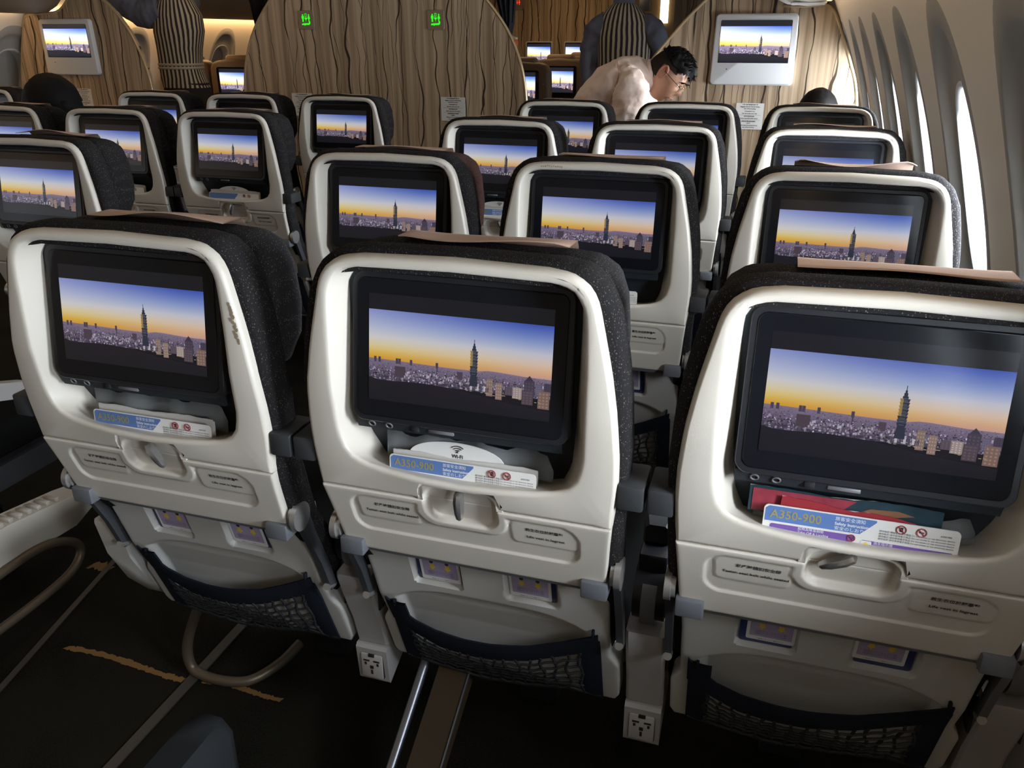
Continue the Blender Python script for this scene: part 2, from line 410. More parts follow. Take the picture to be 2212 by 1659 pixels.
# ------------------------------------------------------------------ seat parts
NS = [12, 8, 14, 8, 5]
OUT = half([[(0, .768), (.046, .768), (.053, .765), (.0565, .758), (.0575, .742)], [(.0575, .742), (.209, .742)],
            [(.209, .742), (.2125, .77), (.215, .81), (.2145, .85), (.210, .905), (.201, .96), (.192, 1.0), (.184, 1.035)],
            [(.184, 1.035), (.179, 1.052), (.167, 1.068), (.148, 1.078), (.119, 1.082)], [(.119, 1.082), (0, 1.085)]], NS)
OPN = half([[(0, .779), (.0575, .781)], [(.0575, .781), (.105, .784), (.136, .789), (.152, .798)],
            [(.152, .798), (.163, .813), (.168, .84), (.1695, .9), (.1695, .96), (.168, 1.01)],
            [(.168, 1.01), (.166, 1.036), (.156, 1.056), (.141, 1.064), (.125, 1.0665)], [(.125, 1.0665), (0, 1.069)]], NS)
INN = half([[(0, .768), (.0575, .768)], [(.0575, .768), (.11, .770), (.132, .776)],
            [(.132, .776), (.143, .80), (.151, .85), (.1535, .9), (.155, .96), (.156, 1.01)],
            [(.156, 1.01), (.1555, 1.036), (.147, 1.052), (.135, 1.057), (.12, 1.058)], [(.12, 1.058), (0, 1.06)]], NS)
def frame_mesh():
    bm = nb(); o = full(OUT); p = full(OPN); q = full(INN)
    def R(loop, f): return [(x, f(x, z), z) for x, z in loop]
    sag = lambda x, z: -.010*sstep(.80, .765, z)*sstep(.17, .05, abs(x))
    rings = [R(inset(o, .002), lambda x, z: yp(z)+.06), R(inset(o, .001), lambda x, z: yp(z)+.03), R(o, lambda x, z: yp(z)+.014), R(inset(o, .0008), lambda x, z: yp(z)+.007),
             R(inset(o, .0022), lambda x, z: yp(z)+.0024), R(inset(o, .0050), lambda x, z: yp(z)+.0004), R(inset(o, .0066), lambda x, z: yp(z)), R(inset(p, -.0085), lambda x, z: yp(z)+sag(x, z)*.7), R(inset(p, -.006), lambda x, z: yp(z)+.0001+sag(x, z)*.85),
             R(inset(p, -.0026), lambda x, z: yp(z)+.0008+sag(x, z)), R(inset(p, -.0006), lambda x, z: yp(z)+.0026+sag(x, z)), R(p, lambda x, z: yp(z)+.005+sag(x, z)), R([(a*.93+c*.07, b*.93+d*.07) for (a, b), (c, d) in zip(p, q)], lambda x, z: yp(z)+.0075+sag(x, z)*.7),
             R([(a*.75+c*.25, b*.75+d*.25) for (a, b), (c, d) in zip(p, q)], lambda x, z: yp(z)+.014),
             R(q, lambda x, z: yp(z)+(.042 if z > .86 else .042+.02*(sstep(.86, .78, z))))]
    # keep the notch wall straight: first bottom points of the ring keep their x
    loft(bm, rings); return bm
def fill_mesh(half_, f):
    bm = nb(); vs = [bm.verts.new((x, f(x, z), z)) for x, z in full(half_)]; n = len(vs)
    c = len(half_)
    # strips across: pair right point i with left point -i
    for i in range(1, c-1):
        a, b = vs[i], vs[(-i) % n]; a2, b2 = vs[i+1] if i+1 < c else vs[c-1], vs[(-(i+1)) % n]
        if i+1 == c-1: bm.faces.new((a, vs[c-1], b))
        else: bm.faces.new((a, a2, b2, b))
    bm.faces.new((vs[0], vs[1], vs[-1])); return bm
def latch_depth(x, z):
    s = rrect(x, z, 0, .7345, .0535, .0305, .022)
    d = .013*sstep(.001, -.006, s)
    return d
def field(z0, z1, hw, depth, nx, nz, back=.03, edge=.004, cut=None, yf=None):
    """panel with relief: half width hw(z), recess depth(x, z)"""
    bm = nb(); G = []
    zs = [z0+(z1-z0)*j/nz for j in range(nz+1)]; zs = sorted(set(zs+[z0+edge*.15, z0+edge*.5, z1-edge*.15, z1-edge*.5]))
    ts = [-1+2*i/nx for i in range(nx+1)]; ts = sorted(set(ts+[-1+.004, -1+.010, 1-.004, 1-.010]))
    for z in zs:
        row = []
        for t in ts:
            h = hw(z); x = t*h; e = min(z-z0, z1-z, h-abs(x)); k = max(0, 1-e/edge)
            row.append(bm.verts.new((x, (yf or yp)(z)+depth(x, z)+edge*(1-math.sqrt(max(0, 1-k*k)))*.8, z)))
        G.append(row)
    for a, b in zip(G, G[1:]):
        for i in range(len(ts)-1):
            if cut and cut((a[i].co.x+b[i+1].co.x)/2, (a[i].co.z+b[i+1].co.z)/2): continue
            bm.faces.new((a[i], a[i+1], b[i+1], b[i]))
    loop = G[0]+[r[-1] for r in G[1:]]+G[-1][-2::-1]+[r[0] for r in G[-2:0:-1]]
    sk = [bm.verts.new((v.co.x*.995, v.co.y+back, v.co.z)) for v in loop]
    for i in range(len(loop)):
        j = (i+1) % len(loop); bm.faces.new((loop[i], loop[j], sk[j], sk[i]))
    return bm
def tray_depth(x, z):
    d = latch_depth(x, z)
    zz = z
    # shallow shared recess, interrupted by the raised cup under the latch
    s = rrect(x, zz, -.0025, .6965, .1675, .0345, .024)
    cup = rrect(x, zz, 0, .724, .066, .030, .028)
    r = .0032*sstep(.0012, -.0022, max(s, -cup-.0))
    r -= .0032*sstep(.0015, -.0015, rrect(x, zz, 0, .726, .0605, .0215, .02))*0
    p1 = rrect(x, zz, -.112, .7085, .047, .0215, .010); p2 = rrect(x, zz, .117, .7085, .047, .0205, .010)
    if cup > .0: r -= .0014*(sstep(.0008, -.001, p1)+sstep(.0008, -.001, p2))
    d += max(0, r)
    # lower band groove below the recess on the right
    return d
def low_depth(x, z):
    d = 0
    for cx in (-.0785, .0765):
        d = max(d, .0135*sstep(.0012, -.0028, rrect(x, z, cx, .576, .0415, .056, .009)))
    top = .504-.034*(abs(x)/.165)**4
    s = max(z-top, abs(x)-.165)
    d = max(d, .014*sstep(.002, -.012, s)*sstep(.30, .40, z))
    return d
def low_hw(z): return interp(z, [.285, .30, .385, .393, .415, .53, .62], [.200, .2075, .2085, .2065, .1945, .196, .201])
def tray_hw(z): return interp(z, [.615, .64, .705, .742], [.1985, .2005, .2055, .209])
FAB = half([[(0, .40), (.19, .40)], [(.19, .40), (.207, .46), (.216, .6), (.2225, .75), (.227, .85)],
            [(.227, .85), (.2225, .93), (.214, .985), (.204, 1.03)], [(.204, 1.03), (.188, 1.063), (.165, 1.082), (.13, 1.088)], [(.13, 1.088), (0, 1.090)]], [8, 14, 10, 10, 6])
HED = half([[(0, .86), (.14, .86)], [(.14, .86), (.178, .872), (.195, .91)], [(.195, .91), (.199, .96), (.194, 1.02)],
            [(.194, 1.02), (.183, 1.055), (.16, 1.074), (.125, 1.080)], [(.125, 1.080), (0, 1.083)]], [8, 8, 8, 10, 6])
def cushion_mesh():
    bm = nb(); o = full(FAB)
    R = lambda ins, dy: [(x, yp(z)+dy, z) for x, z in inset(o, ins)]
    loft(bm, [R(.03, .016), R(.012, .014), R(.003, .018), R(0, .028), R(.0, .05), R(.004, .066), R(.014, .076), R(.04, .082)], False, True)
    return bm
def headrest_mesh(seed=0):
    bm = nb(); o = full(HED)
    def R(ins, dy): return [(x, yp(z)+dy+.035*(abs(x)/.19)**3*(dy > .1)+.002*noise.noise(Vector((x*9, z*9, seed))), z+.003*noise.noise(Vector((x*7, dy*9, seed+5)))) for x, z in inset(o, ins)]
    loft(bm, [R(.05, .078), R(.014, .076), R(.003, .082), R(0, .094), R(.0, .112), R(.005, .128), R(.016, .139), R(.05, .146)], True, True)
    return bm
def cover_mesh(seed, lift=.006, x0=-.105, x1=.125):
    """thin sheet draped over the headrest, its rear edge standing up a little"""
    bm = nb(); G = []; rnd = random.Random(seed)
    ph = rnd.random()*6
    for j in range(9):
        row = []
        for i in range(25):
            x = x0+(x1-x0)*i/24; t = j/8
            y = .082+.062*t; z = 1.0855+lift*(1-t)*(.6+.5*math.sin(ph+x*26))*sstep(x0-.02, x0+.02, x)*sstep(x1+.02, x1-.02, x)-.004*max(0, t-.6)
            if t > .85: z -= .05*(t-.85)/.15
            row.append((x, yp(z)+y+.006*(abs(x)/.12)**3, z))
        G.append(row)
    A = [[bm.verts.new(p) for p in r] for r in G]; B = [[bm.verts.new((p[0], p[1], p[2]+.0014)) for p in r] for r in G]
    for X, fl in ((A, 1), (B, 0)):
        for a, b in zip(X, X[1:]):
            for i in range(24): bm.faces.new((a[i], a[i+1], b[i+1], b[i]))
    for i in range(24): bm.faces.new((A[0][i], A[0][i+1], B[0][i+1], B[0][i]))
    return bm
def netcurve(x, which):
    if which == 'top': return interp(x, [-.183, -.165, -.14, -.1, -.05, 0, .066, .12, .179], [.468, .440, .417, .405, .402, .406, .420, .445, .478])
    if which == 'mid': return interp(x, [-.15, -.10, -.05, 0, .063, .10, .145], [.380, .358, .357, .362, .380, .398, .418])
    return interp(x, [-.183, -.12, -.035, .053, .12, .178], [.297, .281, .268, .280, .300, .297])
def nety(x, z): return yp(z)-.004-.020*max(0, math.cos(PI*x/.37))*sstep(.28, .36, z)*(1-.3*sstep(.40, .47, z))
def net_band():
    bm = nb()
    def strip(pts):
        rows = []
        for (a, b) in pts:
            r = []
            for k in range(5):
                x = a[0]+(b[0]-a[0])*k/4; z = a[1]+(b[1]-a[1])*k/4; r.append((x, nety(x, z)-.001-.002*math.sin(PI*k/4), z))
            rows.append(r)
        F = [[bm.verts.new(p) for p in r] for r in rows]; B = [[bm.verts.new((p[0], p[1]+.004, p[2])) for p in r] for r in rows]
        n = len(rows)
        for i in range(n-1):
            for k in range(4): bm.faces.new((F[i][k], F[i+1][k], F[i+1][k+1], F[i][k+1])); bm.faces.new((B[i][k], B[i][k+1], B[i+1][k+1], B[i+1][k]))
            bm.faces.new((F[i][0], B[i][0], B[i+1][0], F[i+1][0])); bm.faces.new((F[i][4], F[i+1][4], B[i+1][4], B[i][4]))
    xs = [-.183+.362*i/40 for i in range(41)]
    strip([((x, netcurve(x, 'top')), (x, max(netcurve(x, 'mid'), netcurve(x, 'top')-.062 if abs(x) > .13 else 0))) for x in xs])
    for s, w in ((-1, .034), (1, .032)):
        zs = [.29+(.46-.29)*i/12 for i in range(13)]
        strip([((s*.181, z), (s*(.181-w), z)) for z in zs])
    for x, z in ((-.168, .452), (.172, .478)): box(bm, x-.002, x+.002, nety(x, z)-.004, nety(x, z)+.004, z-.002, z+.010, .0008, 1)
    return bm
def net_cords():
    bm = nb(); rnd = random.Random(4)
    for i in range(15):
        x0 = -.150+.298*i/14; zt = netcurve(x0, 'mid')+.004; zb = netcurve(x0, 'bot'); pts = []
        for k in range(9):
            t = k/8; z = zt+(zb-zt)*t; x = x0+.0035*math.sin(k*1.3+i*2)+.002*(rnd.random()-.5); pts.append((x, nety(x, z)-.001, z))
        tube(bm, pts, .0027, 5)
    for j in range(6):
        t = (j+.7)/6; pts = []
        for k in range(31):
            x = -.152+.302*k/30; zt = netcurve(x, 'mid'); zb = netcurve(x, 'bot'); z = zt+(zb-zt)*t+.0022*math.sin(k*1.9+j); pts.append((x, nety(x, z)-.0018+.001*math.sin(k*2.6), z))
        tube(bm, pts, .0022, 5)
    pts = [(x, nety(x, netcurve(x, 'bot')), netcurve(x, 'bot')) for x in [-.178+.356*i/30 for i in range(31)]]
    tube(bm, pts, .0032, 6); return bm
def shifted(bm, dz=0, dy=0, dx=0):
    for v in bm.verts: v.co += Vector((dx, dy, dz))
    return bm
def slab(bm, hx, y0, y1, z0, z1, r, n=6, cx=0):
    """rounded slab in the monitor's own frame (x right, y up, z out)"""
    P = []
    for sx, sy, a0 in ((1, -1, -PI/2), (1, 1, 0), (-1, 1, PI/2), (-1, -1, PI)):
        for k in range(n+1):
            a = a0+PI/2*k/n; P.append((cx+sx*(hx-r)+r*math.cos(a), (y1-r if sy > 0 else y0+r)+r*math.sin(a)))
    ins = inset(P, .0012)
    loft(bm, [[(x, y, z0) for x, y in P], [(x, y, z1-.0012) for x, y in P], [(x, y, z1) for x, y in ins]], True, True)
PIC = picture_mesh(.248, .1036)
PIC_DIM = PIC.copy(); PIC_BR = None
def make_monitor(parent, pic='picture'):
    bm = nb(); slab(bm, .149, -.004, .197, -.022, 0, .017)
    tl = math.atan2(.99, .15)
    mo = link('monitor', bm, 'black', parent, (0, .003, .858), (tl, 0, 0))
    bm = nb(); slab(bm, .1415, .004, .1895, -.002, .0014, .012); link('touch_glass', bm, 'glass_black', mo)
    im = link('screen_image', PIC, pic, mo, (0, .0450, .0016))
    im['label'] = 'lit display showing a dusk city skyline with one tall tiered tower'
    bm = nb()
    V = [(-.149, -.001, -.004), (-.149, -.018, -.014), (-.149, -.018, -.028), (-.149, -.001, -.028)]
    loft(bm, [[(x, b, c) for a, b, c in V] for x in (-.147, .140)], True, True); jp = link('jack_panel', bm, 'surround', mo)
    nrm = Vector((0, -.51, .86)).normalized()
    for x in (-.124, -.099):
        p = Vector((x, -.0095, -.0088)); b2 = nb()
        tube(b2, [p+nrm*.001+Vector((.0045*math.cos(t), .0045*math.sin(t)*.86, .0045*math.sin(t)*.51)) for t in [2*PI*k/12 for k in range(13)]], .0011, 6, False); link('jack_ring', b2, 'midgrey', mo)
        b2 = nb(); cyl(b2, p-nrm*.002, p+nrm*.0006, .0034, n=10); link('jack_hole', b2, 'hole', mo)
    b2 = nb(); box(b2, -.068, -.056, -.014, -.0045, -.014, -.0065, .0005, 1); link('charging_port', b2, 'hole', mo)
    b2 = nb(); box(b2, -.042, -.006, -.0125, -.0075, -.0105, -.0072, .0005, 1); link('reader_slot', b2, 'midgrey', mo)
    return mo
def mk(name, bm, m, smooth=40):
    return link(name, bm, m, None, smooth=smooth)
def make_seat():
    r = empty('airline_seat')
    link('back_shell', frame_mesh(), 'shell', r, smooth=50)
    link('screen_surround', fill_mesh(INN, lambda x, z: yp(z)+(.040 if z > .86 else .040+.02*(sstep(.86, .78, z)))), 'surround', r)
    make_monitor(r)
    ty = link('tray_table', field(.6155, .7415, tray_hw, tray_depth, 170, 58), 'shell', r, smooth=60)
    bm = nb(); pts = []
    rings = []
    for x in [-.170+.34*i/20 for i in range(21)]:
        rings.append([(x, yp(.614)+.001, .6155), (x, yp(.607)+.003, .6065), (x, yp(.607)+.028, .607), (x, yp(.61)+.03, .616)])
    loft(bm, rings, True, True); link('tray_lip', bm, 'lip_grey', ty)
    T = lambda z: math.atan2(1, (yp(z+.01)-yp(z-.01))/.02)
    def st(body, size, x, z, sx=1, m='text'): return text(body, size, (x, yp(z)+.0012, z), m, ty, T(z), 'lettering', sx=sx, bold=.00016)
    st('就座時請扣安全帶', .0068, -.105, .7165); st('Fasten seat belt while seated', .0066, -.107, .7035, 1.05, )
    st('救生衣位於腿靠墊', .0066, .118, .7165); st('Life vest in legrest', .0066, .119, .703, 1.1)
    lr = field(.7415, .772, lambda z: .0615, lambda x, z: latch_depth(x, z)+.004*max(sstep(.0540, .0560, abs(x)), sstep(.7655, .7670, z))*.4, 60, 14, back=.02, edge=.0005); link('latch_recess', lr, 'shell', r, smooth=60)
    bm = nb(); rings = []
    for k, (t, wd, dp) in enumerate([(0, .0035, .004), (.06, .006, .010), (.3, .0068, .012), (.7, .0062, .009), (.93, .0045, .006), (1, .002, .003)]):
        z = .002-.046*t; rings.append([(-wd, -.003, z), (-wd*.75, -.003-dp, z), (0, -.003-dp*1.25, z), (wd*.75, -.003-dp, z), (wd, -.003, z), (0, 0, z)])
    loft(bm, rings, True, True); link('tray_latch', bm, 'latch', r, (0, yp(.764)+.008, .7625), smooth=50)
    for s in (-1, 1):
        bm = nb(); box(bm, s*.185-.019, s*.185+.019, .030, .075, .609, .637, .003); link('hinge_bracket', bm, 'bracket', r, smooth=30)
        bm = nb(); cyl(bm, (s*.2055, .053, .645), (s*.2115, .053, .645), .019, n=24); cyl(bm, (s*.2115, .053, .645), (s*.2205, .053, .645), .0235, .0235, n=28)
        bmesh.ops.bevel(bm, geom=[e for e in bm.edges if e.calc_face_angle(0) > 1.2], offset=.002, segments=2, affect='EDGES')
        link('pivot_disc', bm, 'disc', r, smooth=40)
        bm = nb(); rings = []
        for p, q, wd in [((.055, .655), 0, .017), ((.075, .60), 0, .012), ((.105, .53), 0, .010), ((.128, .46), 0, .009)]:
            rings.append([(s*.208, p[0]-wd, p[1]), (s*.219, p[0]-wd, p[1]), (s*.219, p[0]+wd, p[1]), (s*.208, p[0]+wd, p[1])])
        loft(bm, rings, True, True); a = link('tray_arm', bm, 'steel', r, smooth=30)
        bm = nb(); cyl(bm, (s*.213, .112, .470), (s*.213, .132, .462), .0065, n=12); link('arm_bolt', bm, 'disc', a)
        bm = nb(); box(bm, s*.231-.017, s*.231+.017, .002, .07, .776, .812, .004); link('side_block', bm, 'darkgrey', r, smooth=30)
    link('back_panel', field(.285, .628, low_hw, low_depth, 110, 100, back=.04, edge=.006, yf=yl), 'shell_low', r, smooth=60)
    nb_ = link('net_pocket', net_band(), 'navy', r, smooth=60)
    cd = link('net_mesh', net_cords(), 'cord', nb_); cd['kind'] = 'stuff'
    link('back_cushion', cushion_mesh(), 'fabric', r, smooth=80)
    link('headrest', headrest_mesh(), 'fabric', r, smooth=80)
    link('headrest_cover', cover_mesh(1), 'pink', r, smooth=60)
    bm = nb(); box(bm, -.215, .215, .20, .60, .40, .49, .03, 3); link('seat_cushion', bm, 'leather', r, smooth=50)
    bm = nb(); box(bm, -.219, .219, .222, .56, .33, .395, .01); link('seat_frame', bm, 'hole', r, smooth=30)
    bm = nb(); box(bm, -.04, .04, .44, .50, .0, .335, .006); link('seat_leg', bm, 'hole', r, smooth=30)
    return r
P_ = .8505
SEAT0 = make_seat()
LOW_PARTS = {'seat_cushion', 'seat_frame', 'net_mesh', 'net_pocket', 'back_panel'}
def kid(o, name):
    for c in o.children:
        if c.name.split('.')[0] == name: return c
def place_seat(x, row, label, group, latch=0, cover=1, lift=.006, bright='picture', first=[True], rec=0, lack=()):
    s = SEAT0 if first[0] else copy_tree(SEAT0); first[0] = False
    s.location = (x, (row-1)*P_, 0)
    tag(s, label, 'seat', group)
    kid(s, 'tray_latch').rotation_euler = (0, latch, 0)
    for nm in lack:
        k = kid(s, nm)
        if k:
            for c in list(k.children): bpy.data.objects.remove(c)
            bpy.data.objects.remove(k)
    c = kid(s, 'headrest_cover')
    if c:
        me = c.data.copy()
        if cover != 1 or lift != .006:
            bm = cover_mesh(cover, lift); me = bpy.data.meshes.new('headrest_cover'); bm.to_mesh(me); bm.free(); me.materials.append(M['pink'])
            for p in me.polygons: p.use_smooth = True
        c.data = me
    if bright != 'picture':
        for c in kid(s, 'monitor').children:
            if c.name.startswith('screen_image'):
                me = PICS.get(bright)
                if not me: me = PIC.copy(); me.materials.clear(); me.materials.append(M[bright]); PICS[bright] = me
                c.data = me
    return s
PICS = {}
GR = 'economy seats in rows in front of the camera'
A_, B_, Cc_, G_, F_, E_ = 0, .5, 1.0, -1.026, -1.526, -2.026
sL = place_seat(A_, 1, 'seat in the nearest row at left, scuffed shell, beside the dark aisle floor', GR, latch=-.45, cover=1, lift=.011, bright='picture_dim')
sM = place_seat(B_, 1, 'seat in the middle of the nearest row, tray latch hanging straight down', GR, latch=0, cover=2, lift=.007)
sR = place_seat(Cc_, 1, 'seat in the nearest row at right, largest in view, tray latch turned sideways', GR, latch=1.05, cover=3, lift=.004)
s2A = place_seat(A_, 2, 'second-row seat with brown-tinged headrest fabric directly behind left gap of nearest row', GR, cover=4)
s2B = place_seat(B_, 2, 'second-row middle seat with worn marks along its top rim', GR, cover=5, lift=.003)
s2C = place_seat(Cc_, 2, 'second-row window seat with a broad light headrest cover across its top', GR, cover=6, lift=.013)
s3A = place_seat(A_, 3, 'third-row aisle seat of the right block, wireless card in its pocket', GR, latch=-.45, cover=7)
s3B = place_seat(B_, 3, 'third-row middle seat of the right block in front of the bending man', GR, cover=8)
s3C = place_seat(Cc_, 3, 'third-row window seat of the right block, screen mostly hidden', GR, cover=9)
s4A = place_seat(A_, 4, 'fourth-row aisle seat covering the bending man from below', GR, cover=10, lift=.003)
s4B = place_seat(B_, 4, 'fourth-row middle seat just in front of the paper placard on the right bulkhead', GR, cover=11, lift=.001)
s4C = place_seat(Cc_, 4, 'farthest window seat with a black-haired head showing above it', GR, cover=12)
s2G = place_seat(G_, 2, 'seat at left edge across the aisle, second row, showing part of its screen', GR, cover=13, lift=.012)
s3G = place_seat(G_, 3, 'third-row seat of the middle block beside the aisle, wireless card in pocket', GR, latch=.35, cover=14)
s3F = place_seat(F_, 3, 'third-row centre seat of the middle block', GR, cover=15)
s3E = place_seat(E_, 3, 'third-row seat at the left edge under the long dark hair', GR, cover=16)
s4G = place_seat(G_, 4, 'farthest seat of the middle block nearest the wooden bulkhead placards and aisle', GR, cover=17)
s4F = place_seat(F_, 4, 'farthest centre seat of the middle block, in front of the small premium screen', GR, cover=18)
s4E = place_seat(E_, 4, 'farthest left seat of the middle block in front of the standing attendant', GR, cover=19)
s4X = place_seat(-3.05, 4, 'seat of the left block, only a corner showing at the left edge', GR, cover=20)
s1G = place_seat(G_, 1, 'seat across the aisle at bottom left, only its dark cushion, side shroud and bar showing', GR, cover=21, lack=())
kid(s2A, 'headrest').data = kid(s2A, 'headrest').data.copy(); kid(s2A, 'headrest').data.materials[0] = M['fabric_brown']
kid(s2A, 'headrest')['label'] = 'reddish brown worn headrest fabric'
# shroud, bar and side parts of the aisle seat at bottom left
bm = nb(); rings = []
for y, z, h in [(-.25, .305, .085), (0, .315, .10), (.3, .305, .105), (.48, .28, .09), (.55, .265, .05), (.57, .255, .02)]:
    rings.append([(.245, y, z), (.302, y, z-.006), (.310, y, z-.03), (.300, y, z-h), (.26, y, z-h), (.245, y, z-.03)])
loft(bm, rings, True, True); sh = link('side_shroud', bm, 'shell', s1G, smooth=50)
for k in range(14):
    bm = nb(); y = .10+.026*k; z = interp(y, [-.25, 0, .3, .48, .55], [.305, .315, .305, .28, .265]); box(bm, .262, .298, y, y+.012, z-.006, z+.0035, .001, 1); link('rib', bm, 'shell', sh)
bm = nb(); tube(bm, spline([(.31, .0, .19), (.31, .25, .205), (.31, .37, .20), (.31, .445, .165), (.31, .465, .125), (.31, .42, .088), (.31, .30, .078), (.31, .1, .078)], 40), .011, 10)
link('baggage_bar', bm, 'bar', s1G)
# scuffs
def scuff(parent, pts, y, seed):
    rnd = random.Random(seed); bm = nb()
    for (x, z, r) in pts:
        vs = [bm.verts.new((x+r*(.5+.6*rnd.random())*math.cos(a)*.6, yp(z)-.0006, z+r*(.5+.6*rnd.random())*math.sin(a))) for a in [2*PI*k/9 for k in range(9)]]
        bm.faces.new(vs)
    return link('scuff_mark', bm, 'scuff', kid(parent, 'back_shell'))
rnd = random.Random(5)
scuff(sL, [(.1825+.010*(k/16)+.005*rnd.random(), 1.002-.056*k/16, .0042) for k in range(16)], 0, 1)
scuff(s2B, [(-.12+.0045*k, 1.0735+.002*rnd.random(), .0022) for k in range(11)], 0, 2)

# ------------------------------------------------------------------ armrest consoles
def make_console(outlet=True, cover='console'):
    r = empty('armrest')
    bm = nb(); rings = []
    for y, z, wd, h in [(.185, .648, .018, .03), (.20, .655, .022, .045), (.30, .64, .023, .045), (.42, .60, .023, .04), (.47, .585, .020, .034), (.48, .58, .014, .022)]:
        rings.append([(-wd, y, z-h), (-wd, y, z-.006), (-wd+.006, y, z), (wd-.006, y, z), (wd, y, z-.006), (wd, y, z-h)])
    loft(bm, rings, True, True); link('arm_cap', bm, 'darkgrey' if outlet else 'console', r, smooth=40)
    bm = nb(); box(bm, -.022, .022, .158, .24, .56, .612, .006); link('arm_body', bm, 'black', r, smooth=40)
    bm = nb(); cyl(bm, (-.024, .175, .54), (.024, .175, .54), .046, n=32); link('arm_hub', bm, 'black', r, smooth=40)
    bm = nb(); cyl(bm, (-.011, .175, .535), (.011, .175, .535), .0495, n=32); link('hub_band', bm, 'midgrey' if outlet else 'bronze', r, smooth=40)
    bm = nb(); rings = []
    prof = [(.484, .133), (.478, .131), (.42, .150), (.36, .173), (.30, .1875)] if outlet else [(.50, .128), (.495, .126), (.42, .140), (.34, .175), (.28, .22), (.25, .26)]
    for z, y in prof:
        wd = .031; rings.append([(-wd, y+.05, z), (-wd, y+.005, z), (-wd+.005, y, z), (wd-.005, y, z), (wd, y+.005, z), (wd, y+.05, z)])
    loft(bm, rings, True, True); link('leg_cover', bm, cover, r, smooth=40)
    if outlet:
        bm = nb(); V = [(.183, .298), (.178, .292), (.184, .218), (.188, .213), (.30, .262), (.30, .30)]
        loft(bm, [[(x, a, b) for a, b in V] for x in (-.0305, -.0295, .0295, .0305)], True, True); ob = link('socket_box', bm, cover, r, smooth=30)
        bm = nb(); box(bm, -.0225, .0225, .1785, .19, .226, .281, .002); link('socket_rim', bm, 'hole', ob)
        bm = nb(); box(bm, -.0215, .0215, .1765, .19, .227, .280, .002); link('socket_plate', bm, 'outlet', ob)
        for x, z, a, b in [(0, .278, .006, .003), (-.010, .266, .006, .0018), (.010, .266, .006, .0018), (-.012, .259, .002, .003), (.012, .259, .002, .003), (0, .252, .0035, .0035), (0, .241, .002, .005)]:
            bm = nb(); box(bm, x-a, x+a, .1755, .18, z-b, z+b, .0005, 1); link('socket_slot', bm, 'hole', ob)
        for s in (-1, 1):
            bm = nb(); box(bm, s*.0335-.002, s*.0335+.002, .16, .19, .40, .47, .001, 1); link('side_spring', bm, 'black', r)
    return r
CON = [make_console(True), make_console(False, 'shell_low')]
used = [0, 0]
def console(x, row, kind, label, group='armrests between economy seats'):
    s = copy_tree(CON[kind]) if used[kind] else CON[kind]; used[kind] = 1
    s.location = (x, (row-1)*P_, 0); tag(s, label, 'armrest', group); return s
console(.25, 1, 0, 'armrest between left and middle seats of the nearest row, power socket at its foot')
console(.75, 1, 0, 'armrest between middle and right seats of the nearest row, power socket at its foot')
console(1.25, 1, 0, 'armrest by the window beside the nearest right seat')
console(.25, 2, 0, 'armrest left of the second-row middle seat'); console(.75, 2, 0, 'armrest between the second-row middle and window seats')
console(.25, 3, 0, 'armrest left of the third-row middle seat'); console(.75, 3, 0, 'armrest between the third-row middle and window seats')
console(.75, 4, 0, 'armrest between the farthest middle and window seats')
console(-.25, 1, 1, 'beige-covered aisle armrest of the nearest left seat')
console(-.25, 2, 1, 'aisle armrest of the second-row seat with brown-tinged headrest')
console(-.25, 3, 1, 'aisle armrest of the third-row seat in the right block')
ca = console(-.776, 1, 1, 'aisle armrest at bottom left across the aisle')
for k in list(ca.children):
    if k.name.startswith('leg_cover'): bpy.data.objects.remove(k)
console(-.776, 2, 1, 'aisle armrest of the seat at the left edge, second row')
console(-.776, 3, 1, 'aisle armrest of the third-row middle-block seat')
console(-1.276, 3, 0, 'armrest between the two third-row seats of the middle block')
# legs and bars under the nearest row
bm = nb(); tube(bm, spline([(-.16, .29, .31), (-.22, .29, .20), (-.268, .29, .09), (-.268, .285, .03), (-.235, .28, .0125), (-.17, .28, .0125), (-.12, .30, .014), (-.085, .36, .02), (-.07, .42, .03)], 60), .0115, 10)
tag(link('baggage_bar', bm, 'bar'), 'curved metal baggage bar under the nearest left seat', 'bar')
bm = nb(); tube(bm, [(.34, .26, .275), (.34, .245, .268), (.34, .22, .254), (.34, -.18, .02)], [.016, .016, .0095, .0095], 12)
shifted(bm, dx=-.5); link('leg_strut', bm, 'steel', sM)
bm = nb()
loft(bm, [[(.377, .30, .33), (.433, .30, .33), (.433, .33, .29), (.377, .33, .29)], [(.377, -.02, .155), (.433, -.02, .155), (.433, -.01, .12), (.377, -.01, .12)],
          [(.380, .0, .002), (.430, .0, .002), (.430, .02, .0), (.380, .02, .0)]], True, True)
shifted(bm, dx=-.5); lg = link('rear_leg', bm, 'bronze', sM, smooth=20)
bm = nb(); tube(bm, [(-.064, .30, .332), (-.064, -.02, .157)], .0022, 6); link('edge_strip', bm, 'steel', lg)
